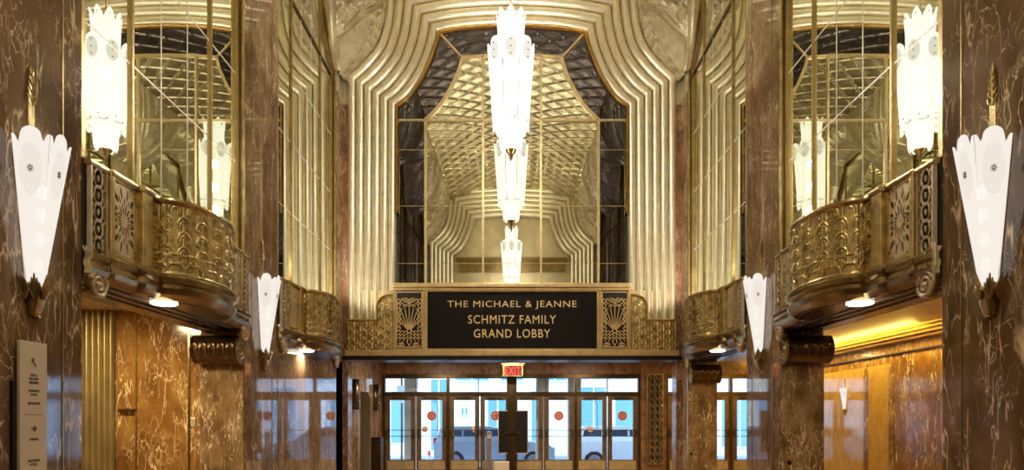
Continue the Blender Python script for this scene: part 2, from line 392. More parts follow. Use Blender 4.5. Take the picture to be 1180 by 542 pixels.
# ------------------------------------------------------------------ cove with shields, vault
UP = [(1.865, 9.2), (1.66, 9.34), (1.42, 9.56), (1.2, 9.84), (1.04, 10.15), (.96, 10.4)]
us = resample(UP, 4)
ua = [p[0] for p in us][::-1]; ha = [p[1] for p in us][::-1]
def hl(y):
    u = min(abs(y-b) for b in BAYS)
    if u <= .96: return 10.4+.12*(1-(u/.96)**2)
    if u >= HB: return 9.2
    return float(np.interp(u, ua, ha))
HT = 11.17
def covef(y, t, s, lift=0):
    h0 = hl(y); z = h0+(HT-h0)*t
    tt = t
    x = XW - 1.01*sin(PI/2*min(1, tt**.68))
    return (s*(x-lift), y, z)
SHC = [(5.445, 'm'), (10.555, 'm')]
def shield_h(y, z, relief=True):
    """relief of the shield ornament on the cove, metres"""
    for yc, k in SHC:
        if k == 'f': yc = 14.85
        if k == 'e': yc = 1.15
        dyy = y-yc
        if k == 'f' and dyy > 0 or k == 'e' and dyy < 0: dyy *= 1.55
        if abs(dyy) > 1.62: continue
        tz = (z-9.28)/(HT-9.28)
        if tz < 0: continue
        hw = 1.28*min(1, tz)**.62+.03
        q = abs(dyy)/hw
        if q > 1.0:
            if q < 1.14: return .05*max(0, 1-abs(q-1.07)/.05)*(.6+.4*sin(z*40))     # bead edge
            return 0
        rd = lambda v, w=.03: max(0, 1-abs(v)/w)
        h = .06
        for e in (.96, .80): h += .045*rd((q-e)*hw, .028)
        if tz > .10:
            hw2 = max(.05, 1.28*min(1, tz-.08)**.70*.66); q2 = abs(dyy)/hw2
            for e in (1.0, .86): h += .045*rd((q2-e)*hw2, .028)
            if q2 < .82:
                h -= .02
                r = math.hypot(dyy, z-(HT+.02))
                for e in (.14, .24, .34): h += .045*rd(r-e, .03)
                for (cy, cz, rs) in ((.26, HT-.52, (.06, .15)), (.0, HT-.86, (.06, .14)), (.14, HT-1.15, (.07,))):
                    r = math.hypot(abs(dyy)-cy, z-cz)
                    for e in rs: h += .04*rd(r-e, .028)
                h += .008*sin(dyy*60)*sin(z*60)
        return h
    return 0
def diamond(a, y):
    p, q = a/.68+y/.62, a/.68-y/.62
    d1 = abs(p-round(p)); d2 = abs(q-round(q)); d = min(d1, d2)
    h = .055*max(0, 1-d/.10)
    e = abs(p*2-round(p*2)); return -h - (.008 if d > .16 and abs(d-.2) < .03 else 0)
for s, nm in ((-1, 'left'), (1, 'right')):
    ys = sorted(set([round(v, 3) for v in np.linspace(1.93, 14.07, 660)]))
    A = []
    for y in ys:
        row = [(s*4.0, y, hl(y)-.02), (s*3.87, y, hl(y)-.01)]
        for t in np.linspace(0, 1, 120):
            x, yy, z = covef(y, t, s); h = shield_h(y, z)*min(1, t*14+.05)
            if h == 0: h = -diamond((z-9)*1.0, y)*.7
            row.append((x-s*h, yy, z - h*.3))
        A.append(row)
    MB().grid(A).build('ceiling_cove_'+nm, 'silver2', smooth=True, ang=60, kind='structure')
# corner pendentives: diagonal faces between the bay arch and the end-wall arch
po = sorted([(z, x) for x, z in PO_[2:] if x > 2.8 and z > 9.0]); pz = [p[0] for p in po]; px_ = [p[1] for p in po]
ze = sorted([(h, u) for h, u in zip(ha, ua)]); zh = [p[0] for p in ze]; zu = [p[1] for p in ze]
def pend(sx, z):
    B = Vector((float(np.interp(z, pz, px_))+.04, 15.585, z))
    if z <= 10.4: A_ = Vector((3.90, 13.11+float(np.interp(z, zh, zu)), z))
    else:
        t = (z-10.4)/(HT-10.4); A_ = Vector((XW-1.01*sin(PI/2*min(1, t**.68)), 14.07, z))
    return A_.lerp(B, sx), (B-A_).length
rdg = lambda v, w: max(0, 1-abs(v)/w)
def pend_h(sx, z, w):
    m = .045; h = 0
    for e in (.05, .16): h += .035*rdg((sx-e)*w, m)
    sr = .2+.54*max(0, min(1, (z-9.7)/1.05))**.65
    for e in (sr+.03, .97): h += .05*rdg((sx-e)*w, m)
    h += .03*rdg((sx-sr+.06)*w, .025) if sx > .2 and z > 9.9 else 0
    if .8 < sx < .95: h += .035*abs(sin(z*16+sx*7))
    if .2 < sx < sr-.08 and z > 9.8:
        X = (sx-.2)*w; Z = z-11.05
        for e in (.10, .24, .38): h += .045*rdg(math.hypot(X-.12, Z)-e, m)*(1 if Z > -.5 else 0)
        if Z < -.42:
            for cy, cz, rs in ((.15, -.62, (.03, .14)), (.44, -.46, (.03, .14)), (.13, -.92, (.03, .12))):
                r = math.hypot(X-cy, Z-cz)
                for e in rs: h += .04*rdg(r-e, .036)
        h += .006*sin(X*70)*sin(z*60)
    return h
for sg, nm in ((-1, 'left'), (1, 'right')):
    for fr_ in (0, 1):
        A = []
        for i in range(120):
            u = i/119; row = []
            for z in np.linspace(9.18, HT+.03, 150):
                p, w = pend(u, z); h = pend_h(u, z, w)*2.1+.10*w*sin(PI*u)*.6
                p = p+Vector((-.71, -.71, -.15))*h
                row.append((sg*p.x, p.y if fr_ == 0 else 16-p.y, p.z))
            A.append(row)
        MB().grid(A).build('ceiling_pendentive', 'silver2', smooth=True, ang=60, kind='structure')
A = []
for x in np.linspace(-2.86, 2.86, 230):
    A.append([(x, y, HT+.66*(1-(x/2.86)**2)+diamond(x, y)) for y in np.linspace(.3, 15.7, 620)])
MB().grid(A).build('ceiling_vault', 'ceiling', smooth=True, ang=60, kind='structure')

# ------------------------------------------------------------------ side mirrors with frames
side_prof = [(HB, 2.9)] + [(u, h) for u, h in [tuple(p) for p in us]] + [(.6, 10.47), (0, 10.52)]
def side_outline(k=0.0):
    r = [(max(u-k, 0) if u > .01 else 0, h-k*.6 if h > 3 else h) for u, h in side_prof]
    return [(-u, h) for u, h in r] + [(u, h) for u, h in r[::-1]][1:]
def side_mirror(label, X, yc, s):
    m = thing('wall_mirror', label, 'mirror', (X, yc, 0), 0 if s < 0 else PI, 'bay mirrors on the long walls')
    plate(side_outline(0), [], .02).mapv(lambda u, v, w: (w-.01, u, v)).build('mirror_pane', 'mirror', m)
    for k0, k1, d, mt in ((-.02, .05, .09, 'bronze'), (.05, .075, .06, 'bronze_dark'), (.075, .12, .04, 'frame')):
        plate(side_outline(k0), [side_outline(k1)], d).mapv(lambda u, v, w: (d/2+w, u, v)).build('frame', mt, m)
    for u in (-.925, .925): MB().box(0, .028, u-.019, u+.019, 3, 10.3).build('mullion', 'frame', m)
    j = MB()
    for z in (3.85, 5.19, 6.45, 7.72): j.box(0, .004, -HB+.1, HB-.1, z-.007, z+.007)
    for u in (-.31, .31): j.box(0, .004, u-.006, u+.006, 3, 10.3)
    j.build('glass_joint', 'jointw', m)
    MB().box(0, .03, -HB+.05, HB-.05, 9.0, 9.03).build('crossbar', 'bronze_dark', m)
    return m
for s, nm in ((-1, 'left'), (1, 'right')):
    for yc, w_ in zip(BAYS, ('the rear bay behind the big sconce', 'the bay between the two sconce piers', 'the bay beside the lobby sign wall')):
        side_mirror('tall gilt-framed mirror on %s wall in %s' % (nm, w_), s*XM, yc, s)

# ------------------------------------------------------------------ front mirror
fm = thing('arched_mirror', 'huge arched mirror with smoked border and pale centre above the black lobby sign', 'mirror', (0, Y0, 0))
fm.rotation_euler = (0, 0, 0)
def f2(lst): return [((x)/S, 1.5+(484-y)/S) for x, y in lst]
in_side = resample([(99.5,139.5),(84,124),(71,104),(61,82),(57.3,68)], 5)
half = [(99.5, 328)] + [tuple(p) for p in in_side] + [(30, 65.8), (0, 65.2)]
inner = f2([(-x, y) for x, y in half] + [(x, y) for x, y in half[::-1]][1:])
def inner_k(k):
    r = [(max(0, x-k) if x > 0 else 0, y+k) if y < 328 else (x-k, y) for x, y in half]
    return f2([(-x, y) for x, y in r] + [(x, y) for x, y in r[::-1]][1:])
outer = [(x*1.01, z) for x, z in FI if z > 4]
zb = P(0, 329)[1]
outer = [(-2.66, zb)] + [p for p in outer if p[1] > zb+.05] + [(2.66, zb)]
tilt = rad(-.40)
def tiltv(x, y, z): return (x, y + (z-7.5)*math.tan(tilt), z)
plate(outer, [inner_k(0)], .02).mapv(lambda u, v, w: tiltv(u, -.02+w, v)).build('border_pane', 'mirror_smoke', fm)
plate(inner_k(0), [], .02).mapv(lambda u, v, w: tiltv(u, -.02+w, v)).build('centre_pane', 'mirror', fm)
plate([p for p in inner_k(-1.3)], [inner_k(1.3)], .05).mapv(lambda u, v, w: tiltv(u, -.05+w, v)).build('inner_frame', 'paleg', fm)
yy = -.055
def fbar(px0, py0, px1, py1, r=1.3, mt='paleg', nm='mullion', d=.045):
    a = Vector(((px0-589.3)/S, 0, 1.5+(484-py0)/S)); b = Vector(((px1-589.3)/S, 0, 1.5+(484-py1)/S))
    t = (b-a).normalized(); n = Vector((-t.z, 0, t.x))*r/S
    mb = MB(); q = [a-n, a+n, b+n, b-n]
    mb.add([(p.x, -.03-d, p.z) for p in q] + [(p.x, -.02, p.z) for p in q], [(0,1,2,3),(4,7,6,5),(0,4,5,1),(1,5,6,2),(2,6,7,3),(3,7,4,0)])
    mb.mapv(tiltv); return mb.build(nm, mt, fm)
for px in (556, 622.6): fbar(px, 66, px, 328, 1.1)
fbar(457, 140, 722, 140, 1.1, nm='crossbar')
fbar(532, 68, 504, 38, 1.1, nm='mitre_bar'); fbar(646.6, 68, 674.6, 38, 1.1, nm='mitre_bar')
for py in (173.5, 238, 304): fbar(457, py, 722, py, .22, 'goldflat', 'glass_joint', .004)
# edge moulding of the opening
def offs(lst, k):
    n = len(lst); out = []
    for i, (x, z) in enumerate(lst):
        x0, z0 = lst[max(i-1, 0)]; x1, z1 = lst[min(i+1, n-1)]
        tx, tz = x1-x0, z1-z0; L = math.hypot(tx, tz); out.append((x+tz/L*k, z-tx/L*k))
    return out
em = MB(); rows = [[(x, yv, z) for x, z in offs(FI[1:-1], k)] for k, yv in ((0, -.02), (0, -.13), (.03, -.14), (.06, -.10), (.08, -.02))]
em.grid(rows); em.build('edge_moulding', 'gold', fm, smooth=True)

# ------------------------------------------------------------------ lobby sign band
H_ = lambda py: 1.5+(484-py)/S
def X_(px): return (px-589.3)/S
YF = Y0-.16
ls = thing('lobby_sign', 'long black lobby sign with three lines of gold capitals over the entrance', 'sign', (0, YF, 0))
MB().box(X_(493), X_(686), -.02, .05, H_(403), H_(337)).build('sign_face', 'signblack', ls)
plate([(X_(490.6), H_(406)), (X_(688), H_(406)), (X_(688), H_(335.5)), (X_(490.6), H_(335.5))], [[(X_(493), H_(403)), (X_(686), H_(403)), (X_(686), H_(338)), (X_(493), H_(338))]], .07).mapv(lambda u, v, w: (u, w-.01, v)).build('frame', 'goldflat', ls, bevel=.008)
for t_, wpx, yb in (('THE MICHAEL & JEANNE', 147, 358), ('SCHMITZ FAMILY', 100, 374.5), ('GRAND LOBBY', 87, 390.5)):
    tm = text_mb(t_, wpx/S, 9.6/S, .014, 1.12); z = H_(yb)
    tm.mapv(lambda u, v, w: (u, -.028-w, v+z)).build('lettering', 'letter', ls)
# ledge, fascia, header
lg = MB(); lg.box(X_(454), X_(725), YF-.14, Y0, H_(334), H_(329)); lg.box(X_(456), X_(723), YF-.08, Y0, H_(337), H_(334)); lg.build('trim_6', 'goldflat', kind='structure', bevel=.015)
fs = MB(); fs.box(X_(403), X_(776), YF-.0, Y0+.1, H_(408), H_(336)) ; fs.box(X_(400), X_(779), YF-.1, Y0+.2, H_(411.5), H_(405)); fs.build('trim_7', 'goldflat', kind='structure', bevel=.01)
hd = MB(); hd.box(X_(388), X_(790), YF-.06, Y0+.5, H_(416), H_(411.5))
hd.box(X_(388), X_(393.5), YF-.06, Y0+.3, 0, H_(411)); hd.box(X_(785), X_(790), YF-.06, Y0+.3, 0, H_(411)); hd.build('trim_8', 'black', kind='structure', bevel=.01)
# pierced grilles beside the sign
def leafshape(cx, cy, a, r0, r1, w, n=5, sx=1, sy=1):
    pts = []
    for k in range(n+1):
        t = k/n; pts.append((r0+(r1-r0)*t, w*sin(PI*min(1, t**.8*.96+.02))))
    pts = pts + [(x, -y) for x, y in pts[::-1][1:-1]]
    return [(cx+sx*(x*cos(a)-y*sin(a)), cy+sy*(x*sin(a)+y*cos(a))) for x, y in pts]
def circ(cx, cy, r, n=8, sy=1): return [(cx+r*cos(2*PI*k/n), cy+sy*r*sin(2*PI*k/n)) for k in range(n)]
def fan_grille_holes(w, h):
    holes = []; cx, cy = 0, -h*.16
    for k in range(-3, 4):
        a = PI/2+k*.26; L = h*(.40-.03*abs(k))
        holes.append(leafshape(cx, cy, a, h*.12, L, .019))
    for row in range(5):                                    # fans above
        for k in range(-2+row % 2, 3):
            x = (k-(.5 if row % 2 else 0))*w*.19; y = h*.30+row*h*.04
            if row >= 1 and abs(x) < w*.44: holes.append(circ(x, y, .013, 6, 1.25))
    for sx in (-1, 1):
        for k in range(11):
            y = -h*.12+k*h*.052
            if y < h*.44: holes.append(leafshape(sx*w*.385, y, PI/2+sx*.5*(-1)**k, -.024, .026, .012))
        for k in range(6):
            y = h*.02+k*h*.055
            holes.append(leafshape(sx*(w*.27+.004*k), y, PI/2-sx*.35, -.022, .022, .010))
        for k in range(3):
            for m_ in range(4):
                holes.append(circ(sx*(w*.07+m_*w*.115), -h*.20-k*h*.048-(m_ % 2)*h*.022, .0125, 6, 1.2))
        for a0 in range(3): holes.append(leafshape(sx*w*.26, -h*.42, rad(60+120*a0), .02, .055, .011))
        holes.append(leafshape(sx*w*.40, -h*.40, PI/2, -.04, .05, .012))
        holes.append(leafshape(sx*w*.10, -h*.42, PI/2, -.03, .05, .011))
    return holes
for sx, nm in ((-1, 'left'), (1, 'right')):
    cxp = 589.3+sx*117; wv, hv = 31/S, 66/S; zc = H_(370)
    g = thing('pierced_grille', 'pierced brass fan grille at the %s end of the black lobby sign' % nm, 'grille', (X_(cxp), YF-.02, zc), 0, 'pierced fan grilles flanking the sign')
    MB().box(-wv/2, wv/2, -.005, .0, -hv/2, hv/2).build('backing', 'dark', g)
    fw = MB(); yk = -.025
    def st_(pts, r=.010): fw.tube([(x, yk, z) for x, z in pts], r*1.2, 4)
    fx, fz = 0, -hv*.20
    for k in range(-4, 5):
        a_ = PI/2+k*.19; L_ = hv*(.44-.03*abs(k)); st_([(fx+.05*cos(a_), fz+.05*sin(a_)), (fx+L_*cos(a_), fz+L_*sin(a_))], .010)
        tip = (fx+(L_+.02)*cos(a_), fz+(L_+.02)*sin(a_)); st_([(tip[0]+.03*cos(t), tip[1]+.03*sin(t)) for t in np.linspace(a_-2, a_+2, 7)], .008)
    st_([(fx+.05*cos(t), fz+.05*sin(t)) for t in np.linspace(0, 2*PI, 11)], .012)
    for r_, zc in ((.07, hv*.40), (.12, hv*.40), (.17, hv*.40), (.22, hv*.38)): st_([(r_*cos(t), zc-.02-r_*.75*sin(t)) for t in np.linspace(.15, PI-.15, 11)], .009)
    for sx2 in (-1, 1):
        for k in range(7): 
            zc = -hv*.16+k*.105; st_([(sx2*(wv*.39+.035*cos(t)), zc+.048*sin(t)) for t in np.linspace(0, 2*PI, 9)], .009)
            st_([(sx2*wv*.30, zc+.04), (sx2*wv*.34, zc-.03)], .008)
        for k in range(3):
            zc = -hv*.22-k*.075
            for m_ in (.10, .24, .38): st_([(sx2*wv*m_+.034*cos(t), zc+.034*sin(t)) for t in np.linspace(0, PI, 7)], .009); st_([(sx2*wv*(m_-.07), zc), (sx2*wv*m_, zc-.055)], .008)
        st_([(sx2*wv*.27+(.015+.075*t/12)*cos(t*.9), -hv*.43+(.01+.045*t/12)*sin(t*.9)) for t in range(13)], .010)
        st_([(sx2*wv*.47, -hv*.48), (sx2*wv*.47, hv*.48)], .012)
    st_([(0, -hv*.45), (-.05, -hv*.38), (0, -hv*.30), (.05, -hv*.38), (0, -hv*.45)], .010); st_([(-wv*.45, -hv*.475), (wv*.45, -hv*.475)], .012); st_([(-wv*.45, hv*.475), (wv*.45, hv*.475)], .012)
    fw.build('fretwork', 'lattice', g)
    plate([(-wv/2-.035, -hv/2-.035), (wv/2+.035, -hv/2-.035), (wv/2+.035, hv/2+.035), (-wv/2-.035, hv/2+.035)], [[(-wv/2, -hv/2), (wv/2, -hv/2), (wv/2, hv/2), (-wv/2, hv/2)]], .06).mapv(lambda u, v, w: (u, -.02+w, v)).build('frame', 'goldflat', g, bevel=.006)
    if sx < 0: MB().box(.14, .24, -.06, -.04, -hv/2+.0, -hv/2+.07).build('brass_tag', 'gold', g)
# embossed scale panels with the quarter-round shoulder
def emboss(u, v):
    """u across, v up in metres"""
    p = .136; a = (u/p) % 1-.5; b = (v/.19+(.5 if int(math.floor(u/p)) % 2 else 0)) % 1-.5
    h = .022*max(0, 1-math.hypot(a*p, b*.19)/.028)
    r = abs(math.hypot(a*p, (b+.5)*.19)-.065); h += .012*max(0, 1-r/.012)
    h += .012*max(0, 1-abs(abs(a)-.46)/.06); return h
for sx, nm in ((-1, 'left'), (1, 'right')):
    w0, w1 = 403, 453.8; A = []
    for i in range(105):
        px = w0+(w1-w0)*i/104; 
        top = 371 if px < 437 else (343+12*(1-math.sqrt(max(0, 1-((449-px)/12)**2))) if px < 449 else 342)
        row = []
        for j in range(80):
            py = 405+(top-405)*j/79; u = (px-w0)/S; v = (405-py)/S
            row.append((sx*((589.3-px)/S), -.1-emboss(u, v), H_(py)))
        A.append([(-r[0] if True else r[0], r[1], r[2]) for r in row] if sx > 0 else [(-abs(r[0]), r[1], r[2]) for r in row])
    if sx > 0: A = [[(abs(q[0]), q[1], q[2]) for q in r] for r in A]
    g = thing('embossed_panel', 'embossed gilt lotus-scale panel under the fluting %s of the sign' % nm, 'panel', (0, YF+.03, 0), 0, 'embossed panels beside the grilles')
    MB().grid(A).build('relief', 'bronze', g, smooth=True, ang=70)
    b_ = MB(); tp = [(403, 371), (437, 371)] + [(437+12*(1-cos(a)), 355-12*sin(a)) for a in np.linspace(0, PI/2, 8)] + [(453.5, 342.5)]
    b_.tube([(sx*(589.3-x)/S, -.13, H_(y)) for x, y in tp], .025, 6)
    b_.build('edge_bead', 'gold', g, smooth=True)
    blk = MB(); blk.box(sx*(589.3-403)/S, sx*(589.3-453.8)/S, -.09, .05, H_(406), H_(371)); blk.box(sx*(589.3-440)/S, sx*(589.3-453.8)/S, -.09, .05, H_(372), H_(345)); blk.build('body', 'goldflat', g)

# ------------------------------------------------------------------ chandeliers
def scallop_tier(name, parent, prof, n, a_off, top_fn, bot_fn, mat='lamp', gap=.06, bulge=.025):
    """prof: list (t, r); top_fn/bot_fn(a) -> z for a in -1..1"""
    out = []
    for k in range(n):
        a0 = a_off+2*PI*k/n; hw = PI/n*(1-gap); A = []
        for i in range(9):
            a = -1+2*i/8; row = []
            zt, zb_ = top_fn(a), bot_fn(a)
            for j in range(12):
                t = j/11; z = zb_+(zt-zb_)*t
                r = float(np.interp(z, [p[0] for p in prof], [p[1] for p in prof]))+bulge*(1-a*a)
                row.append((r*cos(a0+a*hw), r*sin(a0+a*hw), z))
            A.append(row)
        out.append(MB().grid(A).build(name, mat, parent, smooth=True, solid=.006))
    return out
def chandelier(label, loc):
    # z: 0 is the underside of the glass, 2.9 the top
    ch = thing('chandelier', label, 'chandelier', loc, 0, 'tiered glass chandeliers on the lobby axis')
    n = 8; o8 = 0
    body = [(.38, .32), (1.1, .36), (1.7, .405), (2.09, .43)]
    rb_ = lambda z: float(np.interp(z, [p[0] for p in body], [p[1] for p in body]))
    bp = scallop_tier('body_panel', ch, body, n, o8, lambda a: 2.09-.11*abs(a)**3.2, lambda a: .40+.10*abs(a)**2)
    crown = [(1.9, .225), (2.4, .235), (2.72, .265)]
    cp = scallop_tier('crown_panel', ch, crown, n, o8, lambda a: 2.72-.19*abs(a)**1.7, lambda a: 1.95, gap=.03)
    low = [(.0, .15), (.12, .19), (.6, .215)]
    scallop_tier('lower_panel', ch, low, n, o8, lambda a: .55, lambda a: .04+.07*abs(a)**2, gap=.02)
    for k in range(n):
        a = o8+2*PI*k/n; A = []
        for i in range(13):
            th = 2*PI*i/12
            A.append([((rb_(1.83+.2*sin(th)*q)+.033)*cos(a+.25*cos(th)*q), (rb_(1.83+.2*sin(th)*q)+.033)*sin(a+.25*cos(th)*q), 1.83+.2*sin(th)*q) for q in (0.01, .5, 1)])
        MB().grid(A).build('oval_lobe', 'lobe', bp[k], smooth=True, solid=.005)
        for z, da in ((1.96, 0), (1.83, 0), (1.70, 0), (.62, -.2), (.55, .2)):
            r = rb_(z)+.048; MB().ball((r*cos(a+da), r*sin(a+da), z), .013, 6, 4).build('stud', 'bronze_dark', bp[k])
        MB().ball((.285*cos(a), .285*sin(a), 2.60), .012, 6, 4).build('stud', 'bronze_dark', cp[k])
    MB().lathe([(.30, .50), (.35, .52), (.36, .55), (.31, .55), (.30, .50)], n=24).build('ring', 'lobe', ch, smooth=True)
    MB().lathe([(.24, 2.02), (.27, 2.03), (.27, 2.05), (.24, 2.05), (.24, 2.02)], n=24).build('ring', 'lobe', ch, smooth=True)
    MB().lathe([(0, -.24), (.012, -.23), (.02, -.17), (.03, -.15), (.035, -.08), (.05, -.03), (.10, .02), (.12, .06), (.10, .09), (0, .1)], n=12).build('finial', 'bronze', ch, smooth=True)
    MB().tube([(0, 0, .05), (0, 0, 5.0-.15)], .012, 8).build('hanging_rod', 'bronze', ch)
    return ch
CH1 = (-.02, 13.25, 6.68); CH2 = (-.02, 2.75, 6.68)
c1 = chandelier('tall tiered white glass chandelier hanging before the arched mirror over the sign', CH1)
c2 = dup(c1, CH2, 0, 'tiered glass chandelier near the rear arch, seen only small in the arched mirror')
def plight(loc, e, r, col=(1, .90, .74)):
    l = bpy.data.lights.new('lamp', 'POINT'); l.energy = e; l.shadow_soft_size = r; l.color = col
    o = bpy.data.objects.new('lamp', l); C.objects.link(o); o.location = loc; return o
def alight(loc, rot, e, sx, sy, col=(1, .85, .65)):
    l = bpy.data.lights.new('area_lamp', 'AREA'); l.shape = 'RECTANGLE'; l.size = sx; l.size_y = sy; l.energy = e; l.color = col
    o = bpy.data.objects.new('area_lamp', l); C.objects.link(o); o.location = loc; o.rotation_euler = rot; return o
EC = 380
for c in (CH1, CH2):
    for dz_ in (.35, .95, 1.55): plight((c[0], c[1], c[2]+dz_), EC, .12)

# ------------------------------------------------------------------ wall sconces (local x = out from the wall)
def sconce(label, loc, rz, k=1.0, group='big fan sconces on the marble piers'):
    sc_ = thing('wall_sconce', label, 'sconce', loc, rz, group)
    # plan: 3 panels; z 0 = bottom tip, 1.46 = top
    def corner(i, z):
        t = (z-.22)/1.22; w = .036+.094*t; wb = .055+.17*t; d = .085+.17*t
        return {0: (.005, -wb), 1: (d, -w), 2: (d, w), 3: (.005, wb)}[i]
    for i in range(3):
        A = []
        for a in np.linspace(0, 1, 41):
            q = abs(2*a-1); ztop = 1.385+.075*math.sqrt(1-(q/.56)**2) if q < .56 else (1.385 - .03*sin((q-.56)/.14*PI/2) if q < .70 else 1.355+.055*sin(min(1, (q-.70)/.22)*PI/2))
            if i != 1 and ((a > .8) if i == 2 else (a < .2)): ztop -= .02
            row = []
            for j in range(14):
                z = .24+(ztop-.24)*j/13; p0 = corner(i, z); p1 = corner(i+1, z)
                row.append((p0[0]+(p1[0]-p0[0])*(a*.97+.015), p0[1]+(p1[1]-p0[1])*(a*.97+.015), z))
            A.append(row)
        MB().grid(A).build('glass_panel', 'sconceglass', sc_, smooth=True, solid=.006)
        # oval lens and star
        def on(u, z, lift):
            p0 = corner(i, z); p1 = corner(i+1, z); tx, ty = p1[0]-p0[0], p1[1]-p0[1]; L = math.hypot(tx, ty)
            return (p0[0]+tx*(.5+u/L)+ty/L*lift*1, p0[1]+ty*(.5+u/L)-tx/L*lift*1, z)
        L = math.hypot(corner(i+1, 1.1)[0]-corner(i, 1.1)[0], corner(i+1, 1.1)[1]-corner(i, 1.1)[1])
        A = []
        for kk in range(17):
            th = 2*PI*kk/16; A.append([on(L*.36*q*cos(th), 1.14+.20*q*sin(th), .012) for q in (.01, .6, 1)])
        MB().grid(A).build('oval_lens', 'sconceoval', sc_, smooth=True)
        st = MB()
        for kk in range(8):
            th = 2*PI*kk/8; a_ = on(.006*cos(th), 1.14+.006*sin(th), .02); b_ = on(.024*cos(th), 1.14+.030*sin(th), .02); st.tube([a_, b_], .0035, 4)
        st.build('star_stud', 'bronze_dark', sc_)
    plate([(-.06, .24), (.06, .24), (.20, 1.30), (-.20, 1.30)], [], .012).mapv(lambda u, v, w: (.008+w, u, v)).build('back_baffle', 'cream', sc_)  # added plate, keeps the bulbs from mirroring in the polished pier
    for z in (.42, .62, .82, 1.0): MB().ball((.065+.05*(z-.4), 0, z), .042, 12, 8, (.8, 1, 1.5)).build('bulb', 'bulb', sc_, smooth=True)
    # bronze cup and leaves
    A = []
    for z, q in ((.0, .35), (.03, .62), (.10, .85), (.20, .98), (.24, 1.02)):
        row = []
        for (x, y) in [(.0, -.068), (.10, -.045), (.11, 0), (.10, .045), (.0, .068)]: row.append((x*q, y*q, z))
        A.append(row)
    MB().grid(A).build('cup', 'bronze', sc_, smooth=True, ang=30, solid=.008)
    MB().ball((.05, 0, .0), .03).build('finial', 'bronze_mid', sc_, smooth=True)
    for (x, y, dx_, dy_) in ((.115, 0, .02, 0), (.075, -.06, .012, -.018), (.075, .06, .012, .018), (.02, -.08, 0, -.045), (.02, .08, 0, .045)):
        lf = MB()
        for kk in (-2, -1, 0, 1, 2):
            hgt = .20-.035*abs(kk); tw = kk*.017; px_ = -dy_*10*0+x
            tang = Vector((-dy_, dx_, 0)); tang = tang.normalized() if tang.length > 0 else Vector((0, 1, 0))
            base = Vector((x, y, .14)); tip = base+Vector((dx_, dy_, hgt))+tang*tw
            lf.tube([base, base+(tip-base)*.6+tang*tw*.5, tip], [.008, .015, .005], 5)
        lf.build('leaf', 'bronze', sc_, smooth=True)
    # tall leaf ornament on the wall over the glass
    orn = MB(); orn.box(0, .012, -.035, .035, 1.36, 1.72); 
    for kk in range(5):
        z = 1.70+kk*.055; wv = .055-.009*kk
        for sy in (-1, 1): orn.tube([(.01, 0, z), (.016, sy*wv*.7, z+.03), (.014, sy*wv, z+.075)], [.008, .011, .004], 5)
    orn.tube([(.01, 0, 1.7), (.014, 0, 1.9), (.012, 0, 2.04)], [.012, .014, .003], 5)
    orn.build('leaf_crest', 'bronze', sc_, smooth=True, ang=30)
    return sc_
ZS = 2.32
s1 = sconce('big fan-shaped glass sconce on the left pier above the cream directory board', (-XW, 5.47, ZS), 0)
s2 = dup(s1, (-XW, 10.55, ZS-.05), 0, 'fan-shaped glass sconce on the left polished pier between the two balconies')
s3 = dup(s1, (XW, 5.47, ZS), PI, 'big fan-shaped glass sconce on the right foreground pier beside the balcony')
s4 = dup(s1, (XW, 10.55, ZS-.05), PI, 'fan-shaped glass sconce on the right polished pier between the two balconies')
